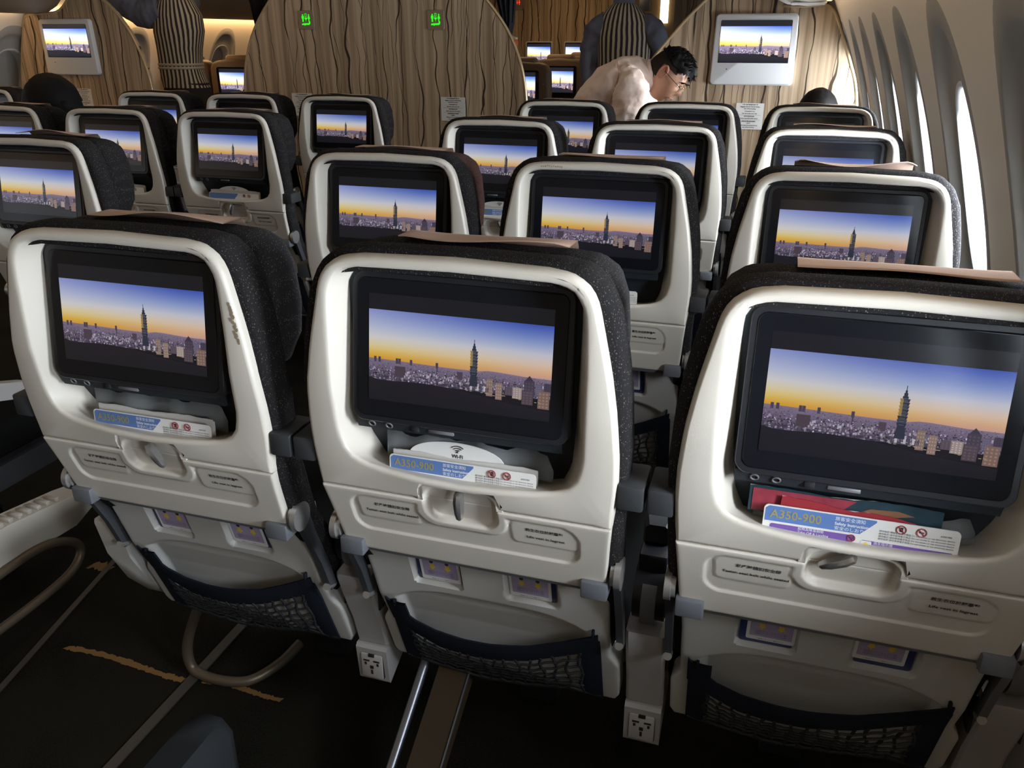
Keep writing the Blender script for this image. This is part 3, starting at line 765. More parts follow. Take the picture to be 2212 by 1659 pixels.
# the armrest at the bottom edge
r = empty('armrest', (0, 0, 0), 0, 'dark armrest end with chrome button at the bottom edge of the picture', 'armrest', 'armrests between economy seats')
bm = nb(); rings = []
for y, z, wd, h in [(-1.1, .62, .03, .12), (-.5, .62, .030, .12), (-.36, .62, .030, .115), (-.322, .618, .028, .10), (-.308, .612, .022, .085), (-.303, .60, .012, .06)]:
    rings.append([(.315-wd, y, z-h), (.315-wd, y, z-.012), (.315-wd+.010, y, z), (.315+wd-.012, y, z), (.315+wd, y, z-.016), (.315+wd, y, z-h)])
loft(bm, rings, True, True); link('arm_cap', bm, 'armdark', r, smooth=50)
bm = nb(); vs = [(.3452, -.35, .57), (.3452, -.348, .545), (.3452, -.40, .52), (.3452, -.52, .51), (.3452, -.52, .525), (.3452, -.44, .54)]
loft(bm, [vs, [(a+.003, b, c) for a, b, c in vs]], True, True); link('button_bezel', bm, 'chrome', r)
bm = nb(); cyl(bm, (.346, -.395, .535), (.351, -.395, .535), .011, n=20); link('recline_button', bm, 'chrome', r)
bm = nb(); box(bm, .29, .34, -1.1, -.5, 0, .5); link('arm_support', bm, 'black', r)

# ------------------------------------------------------------------ the setting
CX, CZ, RR = -1.526, .264, 2.85
def wx(z, side=1, out=0): return CX+side*(math.sqrt((RR+out)**2-(z-CZ)**2))
def sell(dy, dz, hy, hz, p=2.4): return ((abs(dy)/hy)**p+(abs(dz)/hz)**p)**(1/p)
YA, YB = -3.3, 9.0
def side_wall(side):
    bm = nb(); ys = []; y = YA
    while y < YB+.001: ys.append(y); y += .0205 if y < 4 else .04
    zs = [2.10*i/106 for i in range(107)]
    G = []
    for z in zs:
        row = []
        for y in ys:
            yc = min(WIN_ALL, key=lambda q: abs(q-y)); s = sell(y-yc, z-1.055, .178, .29)
            d = 0; row.append(bm.verts.new((wx(z, side, d), y, z)))
        G.append(row)
    for a, b in zip(G, G[1:]):
        for i in range(len(ys)-1):
            y = (ys[i]+ys[i+1])/2; z = (a[i].co.z+b[i].co.z)/2; yc = min(WIN_ALL, key=lambda q: abs(q-y))
            if sell(y-yc, z-1.055, .190, .312) < 1: continue
            bm.faces.new((a[i], a[i+1], b[i+1], b[i]))
    me = bpy.data.meshes.new('wall'); bm.normal_update(); bm.to_mesh(me); bm.free(); me.materials.append(M['wall']); me.materials.append(M['wallpanel'])
    for p in me.polygons: p.use_smooth = True
    return me
WIN_ALL = [.905+.597*k for k in range(-6, 14)]
def structure(o): o['kind'] = 'structure'; return o
structure(link('wall_right', side_wall(1))); structure(link('wall_left', side_wall(-1)))
def oval(hy, hz, n=40): return [(hy*math.copysign(abs(math.cos(t))**(2/2.4), math.cos(t)), hz*math.copysign(abs(math.sin(t))**(2/2.4), math.sin(t))) for t in [2*PI*k/n for k in range(n)]]
wn = 0
for side in (1, -1):
    for yc in WIN_ALL:
        if (side == -1 and yc < 2.2) or yc < -2.9 or (side == 1 and yc > 6): continue
        wn += 1; bm = nb()
        def ring(sc_, out): return [(wx(1.05+b*sc_, side, out), yc+a*sc_, 1.05+b*sc_) for a, b in oval(.138, .192)]
        loft(bm, [ring(1.07, .0225), ring(1.05, .019), ring(1.01, .019), ring(.985, .026), ring(.985, .085), ring(.95, .088), ring(.97, .15)])
        o = structure(link('window_%d' % wn, bm, 'winframe', smooth=50))
        bm = nb(); A_o, B_o = oval(.178, .29, 64), oval(.138*1.02, .192*1.02, 64); rg = []
        for t, dp in [(-.78, .001), (-.72, -.0008), (-.3, -.0012), (-.05, -.0012), (0, .0005), (.05, .006), (.12, .013), (.20, .018), (.32, .0205), (.5, .0215), (.75, .022), (1.0, .022)]:
            rg.append([(wx(1.055+(a[1]*(1-t)+b[1]*t), side, dp), yc+a[0]*(1-t)+b[0]*t, 1.055+a[1]*(1-t)+b[1]*t-.005*t) for a, b in zip(A_o, B_o)])
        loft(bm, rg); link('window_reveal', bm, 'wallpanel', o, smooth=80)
        bm = nb(); loft(bm, [ring(1.0, .080), ring(1.0, .084)], True, True)
        if side == 1: link('pane', bm, 'pane', o)
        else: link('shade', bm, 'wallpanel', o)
def carpet():
    m = bpy.data.materials.new('carpet'); m.use_nodes = True; nt = m.node_tree; b = nt.nodes['Principled BSDF']
    tc = nt.nodes.new('ShaderNodeTexCoord'); n = nt.nodes.new('ShaderNodeTexNoise'); n.inputs['Scale'].default_value = 220; n.inputs['Detail'].default_value = 3
    n2 = nt.nodes.new('ShaderNodeTexNoise'); n2.inputs['Scale'].default_value = 4
    nt.links.new(tc.outputs['Object'], n.inputs['Vector']); nt.links.new(tc.outputs['Object'], n2.inputs['Vector'])
    ad = nt.nodes.new('ShaderNodeMath'); ad.operation = 'ADD'; nt.links.new(n.outputs['Fac'], ad.inputs[0]); nt.links.new(n2.outputs['Fac'], ad.inputs[1])
    cr = nt.nodes.new('ShaderNodeValToRGB'); cr.color_ramp.elements[0].position = .7; cr.color_ramp.elements[1].position = 1.3
    cr.color_ramp.elements[0].color = (.004, .004, .0036, 1); cr.color_ramp.elements[1].color = (.014, .013, .0095, 1)
    nt.links.new(ad.outputs[0], cr.inputs['Fac']); nt.links.new(cr.outputs['Color'], b.inputs['Base Color']); b.inputs['Roughness'].default_value = .95; b.inputs['Specular IOR Level'].default_value = .08
    bp = nt.nodes.new('ShaderNodeBump'); bp.inputs['Strength'].default_value = .6; bp.inputs['Distance'].default_value = .003
    nt.links.new(n.outputs['Fac'], bp.inputs['Height']); nt.links.new(bp.outputs['Normal'], b.inputs['Normal'])
    M['carpet'] = m
carpet(); mat('stripe', (.20, .105, .03), .95, bump=.6, bscale=200)
bm = nb(); box(bm, -4.42, 1.36, YA, YB, -.04, 0); fl = structure(link('floor', bm, 'carpet', smooth=False))
def jag(p, q, wdt, n, seed):
    rnd = random.Random(seed); bm = nb(); up, dn = [], []
    for i in range(n+1):
        t = i/n; x = p[0]+(q[0]-p[0])*t; y = p[1]+(q[1]-p[1])*t+.006*math.sin(t*5); w_ = wdt*(.6+.7*rnd.random())
        up.append(bm.verts.new((x+.006*rnd.random(), y+w_, .0012))); dn.append(bm.verts.new((x-.006*rnd.random(), y-w_*.8, .0012)))
    for i in range(n): bm.faces.new((dn[i], dn[i+1], up[i+1], up[i]))
    return bm
for p, q, w_, n, s in [((-.611, .272), (-.272, .268), .009, 60, 1), ((-.235, .272), (-.035, .281), .0075, 40, 2), ((-.80, .555), (-.735, .56), .020, 9, 3), ((-.66, 1.5), (-.40, 1.48), .012, 40, 4)]:
    link('carpet_stripe', jag(p, q, w_, n, s), 'stripe', fl)
bm = nb(); loft(bm, [[(-.262, YA, .002), (-.262, YA, .006), (-.238, YA, .006), (-.238, YA, .002)], [(-.276, 3.9, .002), (-.276, 3.9, .006), (-.252, 3.9, .006), (-.252, 3.9, .002)]], True, True)
structure(link('trim_1', bm, 'track', smooth=False))
bm = nb(); loft(bm, [[(-.42, -.9, .001), (-.42, -.9, .004), (-.405, -.9, .004), (-.405, -.9, .001)], [(-.80, .77, .001), (-.80, .77, .004), (-.785, .77, .004), (-.785, .77, .001)]], True, True)
structure(link('trim_2', bm, 'track', smooth=False))
bm = nb(); box(bm, -4.42, 1.36, YA, YB, 2.08, 2.12); structure(link('ceiling', bm, 'ceil', smooth=False))
bm = nb(); box(bm, -4.42, 1.36, YA-.04, YA, 0, 2.12); structure(link('wall_back', bm, 'wall', smooth=False))
bm = nb(); box(bm, -4.42, 1.36, YB, YB+.04, 0, 2.12); structure(link('wall_front', bm, 'wood', smooth=False))
# overhead bins, one long run on each side
for s, nm in ((1, 'right'), (-1, 'left')):
    pr = [(.99, 1.60), (.995, 1.50), (.985, 1.472), (.92, 1.468), (.82, 1.478), (.74, 1.515), (.62, 1.62), (.54, 1.80), (.56, 2.078), (.80, 2.078), (.9, 1.9)]
    P2 = [(x if s > 0 else -3.052-x, z) for x, z in pr]
    r = empty('overhead_bin', (0, 0, 0), 0, 'long overhead bin running along the %s side wall' % nm, 'bin')
    bm = nb(); loft(bm, [[(x, YA, z) for x, z in P2], [(x, 3.93, z) for x, z in P2]], True, True); link('bin_body', bm, 'bin' if s > 0 else 'binbrown', r, smooth=25)
    bm = nb(); loft(bm, [[(x, 4.6, z) for x, z in P2], [(x, YB, z) for x, z in P2]], True, True); link('bin_body', bm, 'binbrown', r, smooth=25)
    for k in range(5):
        bm = nb(); y = .9+.6*k; x0 = .84 if s > 0 else -3.052-.84; box(bm, x0-.0, x0+s*.0+.0+.15*s if s > 0 else x0, y, y+.26, 1.462, 1.469, .002) if s > 0 else box(bm, x0-.15, x0, y, y+.26, 1.462, 1.469, .002)
        link('service_panel', bm, 'bin', r)
for sgn, X0, y0, y1, nm in ((1, 1.018, -3.2, 3.9, 'right'), (-1, -4.070, -3.2, 3.9, 'left'), (-1, -4.070, 4.1, 8.9, 'far left')):
    bm = nb(); box(bm, X0-.012, X0+.010, y0, y1, 1.490, 1.500); o = tag(link('light_strip', bm, 'cove_soft' if nm == 'right' else 'cove'), 'warm light strip under the bins on the %s side' % nm, 'light', 'cove light strips')
# wooden partitions with curved edges
def partition(name, pts, edges, label=None):
    bm = nb(); loft(bm, [[(x, 3.95, z) for x, z in pts], [(x, 3.985, z) for x, z in pts]], True, True)
    o = structure(link(name, bm, 'wood', smooth=20))
    for e in edges:
        b2 = nb(); tube(b2, spline([(x, 3.955, z) for x, z in e], 50), .009, 8); link('edge_trim', b2, 'trim', o)
    return o
ar = [(-.56, .0), (-.56, .6), (-.561, .85), (-.566, .965), (-.578, 1.079), (-.600, 1.178), (-.642, 1.289), (-.697, 1.385), (-.757, 1.464), (-.80, 1.512), (-.90, 1.62), (-1.05, 1.72), (-1.25, 1.79), (-1.508, 1.81)]
al = [(-3.016-x, z) for x, z in ar]
partition('wall_front_middle', ar+al[-2::-1], [ar+al[-2::-1]])
rl = [(-.12, 0), (-.11, .4), (-.06, .75), (.02, 1.0), (.116, 1.161), (.174, 1.245), (.231, 1.313), (.31, 1.404), (.366, 1.46), (.403, 1.496), (.48, 1.56), (.62, 1.62)]
rr_ = [(1.0, 1.474), (1.045, 1.45), (1.08, 1.39), (1.157, 1.215), (1.206, 1.082), (1.236, .9), (1.27, .6), (1.29, .2), (1.29, 0)]
partition('wall_front_right', rl+[(.80, 1.62), (.82, 1.474)]+rr_, [rl, [(.80, 1.472), (.92, 1.469)]+rr_])
lr_ = [(-3.15, 0), (-3.155, .5), (-3.16, .9), (-3.166, 1.013), (-3.175, 1.099), (-3.204, 1.213), (-3.265, 1.353), (-3.349, 1.469), (-3.434, 1.547), (-3.52, 1.60), (-3.62, 1.62)]
ll_ = [(-3.72, 1.55), (-3.80, 1.49), (-3.9, 1.47), (-4.065, 1.464), (-4.115, 1.43), (-4.15, 1.34), (-4.20, 1.2), (-4.25, 1.0), (-4.30, .6), (-4.33, .2), (-4.33, 0)]
partition('wall_front_left', lr_+ll_, [lr_+ll_])
# galley side beyond the right partition
r = empty('galley_cabinet', (0, 0, 0), 0, 'brown galley column with white panel and bright lamp strip beyond the right partition', 'cabinet')
bm = nb(); box(bm, -.78, -.30, 8.35, 8.95, 0, 2.05); link('column', bm, 'binbrown', r, smooth=False)
bm = nb(); box(bm, -.68, -.56, 8.33, 8.352, 1.38, 1.53, .004); link('white_panel', bm, 'monitor', r)
bm = nb(); box(bm, -.66, -.55, 8.33, 8.352, 1.57, 1.72, .004); link('metal_panel', bm, 'steel', r)
bm = nb(); box(bm, -.44, -.36, 8.32, 8.352, 1.45, 2.0, .004); link('lamp_strip', bm, 'lamp', r)
# wall monitors
def wall_monitor(cx, label):
    r = empty('wall_monitor', (cx, 3.95, 0), 0, label, 'monitor', 'monitors on the wooden partitions')
    bm = nb(); P = []
    for sx, sy, a0 in ((1, -1, -PI/2), (1, 1, 0), (-1, 1, PI/2), (-1, -1, PI)):
        for k in range(7):
            a = a0+PI/2*k/6; hx = .206 if sy > 0 else .213; P.append((sx*(hx-.022)+.022*math.cos(a), (1.437-.022 if sy > 0 else 1.089+.022)+.022*math.sin(a)))
    loft(bm, [[(x, 0, z) for x, z in P], [(x, -.024, z) for x, z in P], [(x, -.030, z) for x, z in inset(P, .002)], [(x, -.032, z) for x, z in inset(P, .007)]], True, True)
    link('housing', bm, 'monitor', r, smooth=50)
    bm = nb(); box(bm, -.1785, .1785, -.0335, -.03, 1.199, 1.402, .001, 1); s = link('screen_glass', bm, 'glass_black', r)
    me = PIC.copy(); me.materials.clear(); me.materials.append(M['picture_bright']); o = link('screen_image', me, None, s, (0, -.0345, 1.2285), (PI/2, 0, 0)); o.scale = (1.425, 1.425, 1)
    bm = nb(); cyl(bm, (-.13, -.033, 1.168), (-.13, -.031, 1.168), .003, n=10); link('sensor', bm, 'hole', r)
    return r
wall_monitor(.679, 'white-framed monitor on the right wooden partition near the windows')
wall_monitor(-3.757, 'white-framed monitor on the left wooden partition above the dark hair')
def placard(cx, z0, w_, label):
    r = empty('placard', (cx, 3.948, z0), 0, label, 'placard', 'paper notices on the partitions')
    bm = nb(); box(bm, -w_/2, w_/2, -.0015, 0, 0, .135); link('sheet', bm, 'paper', r)
    L = [('行李 / 請收妥您的隨身行李', .0068), ('Baggage must be stowed during', .0078), ('take off and landing', .0078), (None, 0), ('救生衣在座椅下方', .0066), ('Life vest under your seat', .0078), ('-', 0), ('就座時請扣安全帶', .0066),
         ('Fasten seat belt while seated', .0078), ('-', 0), ('起飛及降落時請收妥桌板', .0066), ('及座椅', .0066), ('Table must be stowed during', .0078), ('take off and landing', .0078)]
    z = .127
    for t, s in L:
        if t == '-':
            bm = nb(); box(bm, -w_*.4, w_*.4, -.0022, -.001, z+.002, z+.0028); link('rule', bm, 'text', r); z -= .005
        elif t: text(t, s, (0, -.0022, z), 'text', r, bold=.0002); z -= .0102
        else: z -= .004
placard(-3.725, .865, .128, 'small paper notice on the left partition beside the dark hair')
placard(-2.035, .865, .145, 'small paper notice on the middle partition, half hidden by a seat')
placard(-1.02, .86, .155, 'small paper notice at right on the middle partition')
placard(.69, .862, .145, 'small paper notice on the right partition above the row of seats')
def person_icon(bm, cx, cz, s, skirt):
    def poly(pts): bm.faces.new([bm.verts.new((cx+x*s, 0, cz+z*s)) for x, z in pts])
    poly([(.09*math.cos(a), .40+.09*math.sin(a)) for a in [2*PI*k/10 for k in range(10)]])
    if skirt: poly([(-.08, .28), (-.20, -.08), (-.08, -.08), (-.06, -.45), (.06, -.45), (.08, -.08), (.20, -.08), (.08, .28)])
    else: poly([(-.16, .28), (-.18, -.05), (-.10, -.05), (-.09, -.45), (.09, -.45), (.10, -.05), (.18, -.05), (.16, .28)])
def sign(cx, cz, m, label, y=3.948, s=1, grp='lavatory signs'):
    r = empty('lavatory_sign', (cx, y, cz), 0, label, 'sign', grp)
    bm = nb(); slab(bm, .052*s, -.052*s, .052*s, 0, .006, .009*s); link('plate', bm, 'signplate', r, (0, 0, 0), (PI/2, 0, 0))
    bm = nb(); person_icon(bm, -.020*s, .010*s, .045*s, False); person_icon(bm, .020*s, .010*s, .045*s, True)
    def poly(pts): bm.faces.new([bm.verts.new((x*s, 0, z*s)) for x, z in pts])
    for a in ((-.006, .018, .006, .020), (-.006, .033, .006, .035), (-.006, .018, -.004, .035), (.004, .018, .006, .035)): poly([(a[0], a[1]), (a[2], a[1]), (a[2], a[3]), (a[0], a[3])])
    poly([(-.008, .013), (.008, .013), (.006, .004), (.0015, .001), (.001, -.009), (-.001, -.009), (-.0015, .001), (-.006, .004)])
    if m == 'green': poly([(-.030, -.024), (-.024, -.019), (.016, -.018), (.024, -.008), (.028, -.008), (.027, -.022), (.020, -.027), (-.004, -.027), (-.010, -.032), (-.014, -.027), (-.028, -.028)])
    link('icon', bm, m, r, (0, -.0075, 0), smooth=False)
sign(-1.955, 1.420, 'green', 'green lit lavatory sign at left on the middle partition')
sign(-1.112, 1.416, 'green', 'green lit lavatory sign at right on the middle partition')
sign(-2.16, 1.67, 'redlit', 'red lit lavatory sign on the far wooden wall', 8.998, 1.25)
# dark curtains tied beside the middle partition
def curtain(pts, label, y=4.06):
    bm = nb(); rings = []
    for (x0, x1, z) in pts:
        L = [(x0+(x1-x0)*k/10, y+.02*math.sin(k*2.2+z*4)) for k in range(11)]; rings.append([(x, yy, z) for x, yy in L]+[(x, yy+.03, z) for x, yy in reversed(L)])
    loft(bm, rings, True, True); tag(link('curtain', bm, 'curtain'), label, 'curtain', 'aisle curtains')
curtain([(-2.50, -2.20, 1.9), (-2.44, -2.22, 1.62), (-2.41, -2.26, 1.52), (-2.39, -2.33, 1.42), (-2.38, -2.36, 1.38)], 'dark curtain gathered at the left edge of the middle partition')
curtain([(-.88, -.62, 1.9), (-.80, -.65, 1.62), (-.78, -.672, 1.52), (-.745, -.685, 1.40), (-.735, -.70, 1.335), (-.73, -.708, 1.30)], 'dark curtain gathered at the right edge of the middle partition')
r = empty('orange_bundle', (0, 0, 0), 0, 'small orange bundle with cream top beside the right curtain', 'bundle')
bm = nb(); loft(bm, [[(-.775, 4.28, 1.235), (-.748, 4.28, 1.225), (-.748, 4.33, 1.225), (-.775, 4.33, 1.235)], [(-.775, 4.27, 1.30), (-.734, 4.27, 1.295), (-.734, 4.34, 1.295), (-.775, 4.34, 1.30)], [(-.765, 4.28, 1.325), (-.735, 4.28, 1.312), (-.735, 4.33, 1.312), (-.765, 4.33, 1.325)]], True, True)
link('orange_part', bm, 'orange', r, smooth=80)
bm = nb(); loft(bm, [[(-.80, 4.28, 1.31), (-.735, 4.28, 1.305), (-.735, 4.33, 1.305), (-.80, 4.33, 1.31)], [(-.80, 4.28, 1.34), (-.735, 4.28, 1.322), (-.735, 4.33, 1.322), (-.80, 4.33, 1.34)]], True, True)
link('cream_top', bm, 'cream', r)
bm = nb(); box(bm, -.80, -.755, 4.285, 4.325, 0, 1.33, .01); link('stem', bm, 'premium', r)
# premium seats beyond the partitions
def premium(x, y, label, top=1.14, w_=.24, first=[None]):
    if first[0] is None:
        r = empty('premium_seat'); bm = nb(); P = half([[(0, .3), (.22, .3)], [(.22, .3), (.235, .7), (.235, .98)], [(.235, .98), (.23, 1.09), (.205, 1.13), (.16, 1.145)], [(.16, 1.145), (0, 1.155)]], [4, 8, 8, 4])
        o = full(P); loft(bm, [[(a, yy, b) for a, b in inset(o, i)] for i, yy in ((.02, 0), (.004, .008), (0, .03), (0, .12), (.02, .16))], True, True); link('shell', bm, 'premium', r, smooth=60)
        bm = nb(); slab(bm, .165, .84, 1.095, 0, .012, .02); link('monitor', bm, 'glass_black', r, (0, .006, 0), (PI/2, 0, 0))
        me = PIC.copy(); me.materials.clear(); me.materials.append(M['picture_bright']); im = link('screen_image', me, None, r, (0, -.0085, .905), (PI/2, 0, 0)); im.scale = (1.12, 1.42, 1)
        bm = nb(); cyl(bm, (.20, -.004, 1.0), (.20, .006, 1.0), .009, n=14); link('knob', bm, 'chrome', r)
        bm = nb(); box(bm, -.2, .2, .1, .5, 0, .42, .03); link('base', bm, 'premium', r)
        bm = nb(); box(bm, -.12, .12, .05, .16, 1.10, 1.185, .03, 4); link('headrest', bm, 'premium_in', r, smooth=60)
        first[0] = r; s = r
    else: s = copy_tree(first[0])
    s.location = (x, y, 0); tag(s, label, 'seat', 'premium cabin seats beyond the partitions'); s.scale = (1, 1, 1)
premium(-1.06, 5.4, 'brown premium seat with lit screen seen just right of the middle partition')
premium(-1.02, 6.45, 'second brown premium seat behind the bending man, screen partly hidden')
premium(-1.65, 5.4, 'brown premium seat hidden behind the middle partition edge')
premium(-1.64, 6.45, 'brown premium seat top behind the first lit premium screen')
premium(-1.06, 7.5, 'farthest brown premium seat top below the far monitors')
premium(-3.52, 5.4, 'brown premium seat with lit screen right of the striped-vest attendant at left')
premium(-4.01, 5.4, 'brown premium seat left of the striped-vest attendant at left')
premium(-3.42, 6.45, 'second-row brown premium seat top near the left windows')
for cx, lab in ((-1.893, 'left one of two small monitors on the far wooden wall'), (-1.44, 'right one of two small monitors on the far wooden wall')):
    r = empty('far_monitor', (cx, 9.0, 0), 0, lab, 'monitor', 'small monitors on the far wall')
    bm = nb(); slab(bm, .158, 1.02, 1.275, 0, .03, .02); link('housing', bm, 'monitor', r, rot=(PI/2, 0, 0))
    bm = nb(); slab(bm, .145, 1.035, 1.262, 0, .033, .01); link('screen_glass', bm, 'glass_black', r, rot=(PI/2, 0, 0))
    me = PIC.copy(); me.materials.clear(); me.materials.append(M['picture_bright']); im = link('screen_image', me, None, r, (0, -.0345, 1.06), (PI/2, 0, 0)); im.scale = (1.1, 1.5, 1)

# ------------------------------------------------------------------ literature in the seat pockets
def rpoly(hx, y0, y1, r, cx=0, n=5, rl=None):
    P = []
    for sx, sy, a0 in ((1, -1, -PI/2), (1, 1, 0), (-1, 1, PI/2), (-1, -1, PI)):
        for k in range(n+1):
            a = a0+PI/2*k/n; P.append((cx+sx*(hx-r)+r*math.cos(a), (y1-r if sy > 0 else y0+r)+r*math.sin(a)))
    return P
def plate(P, z0, z1):
    bm = nb(); loft(bm, [[(x, y, z0) for x, y in P], [(x, y, z1) for x, y in P]], True, True); return bm
def no_sign(r, x, y, s, kind):
    bm = nb(); tube(bm, [(x+s*math.cos(t), y+s*math.sin(t), .0016) for t in [2*PI*k/16 for k in range(17)]], .0006, 4, False)
    tube(bm, [(x-s*.7, y+s*.7, .0016), (x+s*.7, y-s*.7, .0016)], .0006, 4); link('prohibition_ring', bm, 'red', r)
    bm = nb(); box(bm, x-s*.5, x+s*.5, y-.0006, y+.0006, .0008, .0014) if kind else box(bm, x-.0018, x+.0018, y-.0028, y+.0028, .0008, .0014); link('prohibition_symbol', bm, 'text', r)
def safety_card(x, row, hx, top, label, y=.020, full_=True, tilt=1.50, rz=0, strips=False, group='safety cards in the seat pockets', far=False):
    r = empty('safety_card', (x, (row-1)*P_+y, top), 0, label, 'card', group); r.rotation_euler = (tilt, 0, rz)
    P = rpoly(hx, -.042, 0, .006); link('sheet', plate(P, -.0008, .0006), 'paper', r)
    P = [(-hx+.002, -.0215), (hx*.02, -.0215), (hx*.17, -.004), (hx*.17, -.0015), (-hx+.006, -.0015), (-hx+.002, -.005)]
    link('blue_header', plate(P, .0005, .0009), 'blue', r)
    if not far:
        text('A350-900', .0158, (-hx*.93, -.0118, .0012), 'gold', r, 0, align='LEFT', bold=.0003, sx=.93)
        text('旅客安全須知', .0056, (-hx*.25, -.0060, .0012), 'textwhite', r, 0, align='LEFT')
        text('Safety Instructions', .0053, (-hx*.25, -.0122, .0012), 'textwhite', r, 0, align='LEFT', bold=.0001)
        text('安全のしおり', .0056, (-hx*.25, -.0182, .0012), 'textwhite', r, 0, align='LEFT')
        for k in range(4): text('請勿吸菸 請勿使用電子用品 Do not smoke or use electronic devices', .0028, (hx*.58, -.0135-.0034*k, .0010), 'text', r, 0)
        text('A350-900', .003, (hx*.86, -.009, .001), 'text', r, 0)
    no_sign(r, hx*.42, -.0078, .0052, 0); no_sign(r, hx*.62, -.0078, .0052, 1)
    if strips:
        link('purple_band', plate(rpoly(hx*.445, -.0335, -.0245, .003, -hx*.475), .0005, .0010), 'purple', r)
        link('purple_band', plate(rpoly(hx*.46, -.0395, -.0285, .003, hx*.50), .0005, .0010), 'purple', r)
        text('起飛及降落期間', .0042, (-hx*.62, -.0265, .0013), 'textwhite', r, 0, align='LEFT'); text('Take Off & Landing', .0045, (-hx*.62, -.0310, .0013), 'textwhite', r, 0, align='LEFT')
        text('逃生指示燈', .0042, (hx*.17, -.0305, .0013), 'textwhite', r, 0, align='LEFT'); text('Escape-path Markings / 誘導灯', .0046, (hx*.17, -.0352, .0013), 'textwhite', r, 0, align='LEFT')
        no_sign(r, -.0065, -.0280, .0042, 1)
        link('icon_tile', plate(rpoly(.006, -.037, -.029, .0015, hx*.095), .0010, .0013), 'paper', r)
        bm = nb(); cyl(bm, (hx*.095, -.033, .0012), (hx*.095, -.033, .0016), .0024, n=10); link('green_icon', bm, 'yellow', r)
    return r
def magazine(x, row, hx, top, label, y, m='page', th=.005, tilt=1.50, dx=0, n=3):
    r = empty('magazine', (x+dx, (row-1)*P_+y, top), 0, label, 'magazine', 'magazines in the seat pockets'); r.rotation_euler = (tilt, 0, 0)
    rnd = random.Random(int(x*100+row)); step = th/(n+1)
    for k in range(n):
        bm = nb(); pts = [(-hx+2*hx*i/20, -.0015*rnd.random()-.0012*k+.0016*math.sin(i*.5+k)) for i in range(21)]
        loft(bm, [[(a, b, -step*k) for a, b in pts]+[(hx, -.034, -step*k), (-hx, -.034, -step*k)], [(a, b, -step*(k+.8)) for a, b in pts]+[(hx, -.034, -step*(k+.8)), (-hx, -.034, -step*(k+.8))]], True, True)
        link('pages' if k else 'cover', bm, 'page' if k else m, r, smooth=30)
    return r
def sleeve(x, row, label, y=.034, a=-.118, b=.124, seed=1, top=.823):
    rnd = random.Random(seed); bm = nb(); n = 26
    L = [(a+(b-a)*i/n, .004*math.sin(i*.6+seed)) for i in range(n+1)]
    top_ = [top+.004*math.sin(i*.9+seed)+.004*rnd.random()-(.02 if i in (n,) else 0) for i in range(n+1)]
    A = [bm.verts.new((p[0], p[1], top_[i])) for i, p in enumerate(L)]; B = [bm.verts.new((p[0], p[1]-.003, .784)) for p in L]
    for i in range(n): bm.faces.new((B[i], B[i+1], A[i+1], A[i]))
    o = link('plastic_sleeve', bm, 'film', None, (x, (row-1)*P_+y, 0)); tag(o, label, 'sleeve', 'translucent sleeves in the seat pockets')
    md = o.modifiers.new('s', 'SOLIDIFY'); md.thickness = .0006; return o
def wifi_card(x, row, label, y=.033, cx=-.010, top=.8225, hw=.070):
    r = empty('wireless_card', (x+cx, (row-1)*P_+y, top), 0, label, 'card', 'wireless cards in the seat pockets'); r.rotation_euler = (1.47, 0, 0)
    P = [(hw*1.0*math.cos(t), -.030+.030*math.sin(t)**.8 if t not in (0, PI) else -.03) for t in [PI*k/24 for k in range(1, 24)]]
    P = [(hw, -.03)]+P+[(-hw, -.03), (-hw, -.05), (hw, -.05)]
    link('sheet', plate(P, -.0006, .0006), 'paper', r)
    for q in (.0030, .0060, .0090):
        bm = nb(); tube(bm, [(.002+q*1.25*math.sin(t), -.0135+q*math.cos(t), .0010) for t in [-.85+1.7*k/10 for k in range(11)]], .0007, 4); link('signal_arc', bm, 'text', r)
    bm = nb(); tube(bm, [(.002, -.0120, .001), (.002, -.0145, .001)], .0012, 5); link('signal_arrow', bm, 'text', r)
    text('Wi-Fi', .0072, (.002, -.0198, .0010), 'text', r, 0, bold=.0002); return r
# nearest middle seat
wifi_card(B_, 1, 'white half-round wireless card in the pocket of the nearest middle seat', cx=-.012)
sleeve(B_, 1, 'translucent grey sleeve in the pocket of the nearest middle seat', y=.037)
magazine(B_, 1, .104, .8025, 'magazine behind the safety card in the nearest middle seat pocket', .0275, 'page', .006)
safety_card(B_, 1, .105, .8005, 'blue-headed safety card in the pocket of the nearest middle seat', y=.0175)
# nearest right seat
sleeve(Cc_, 1, 'translucent grey sleeve in the pocket of the nearest right seat', y=.037, a=-.12, b=.128, seed=4, top=.812)
mg = magazine(Cc_, 1, .108, .826, 'glossy magazine with red and dark teal cover in the nearest right seat pocket', .029, 'teal', .005, dx=-.019)
link('crimson_part', plate([(-.104, -.032), (-.014, -.032), (-.012, -.028), (.014, -.003), (-.104, -.003)], .0003, .0008), 'crimson', mg)
link('brown_part', plate([(.010, -.020), (.03, -.010), (.06, -.008), (.078, -.012), (.055, -.017), (.03, -.022), (.012, -.03)], .0003, .0008), 'brown', mg)
lf = magazine(Cc_, 1, .075, .815, 'thin red leaflet between magazine and safety card in the nearest right seat', .0225, 'red', .0022, dx=-.014, n=2); lf.rotation_euler = (1.5, .07, 0)
safety_card(Cc_, 1, .108, .8100, 'blue-headed safety card with purple bands in the nearest right seat pocket', y=.0165, strips=True)
# nearest left seat
sleeve(A_, 1, 'translucent grey sleeve in the pocket of the nearest left seat', y=.037, seed=7, top=.826)
magazine(A_, 1, .104, .806, 'magazine behind the safety card in the nearest left seat pocket', .0275, 'page', .005)
safety_card(A_, 1, .106, .8005, 'shaded safety card with dark blue header in the nearest left seat pocket', y=.0175)
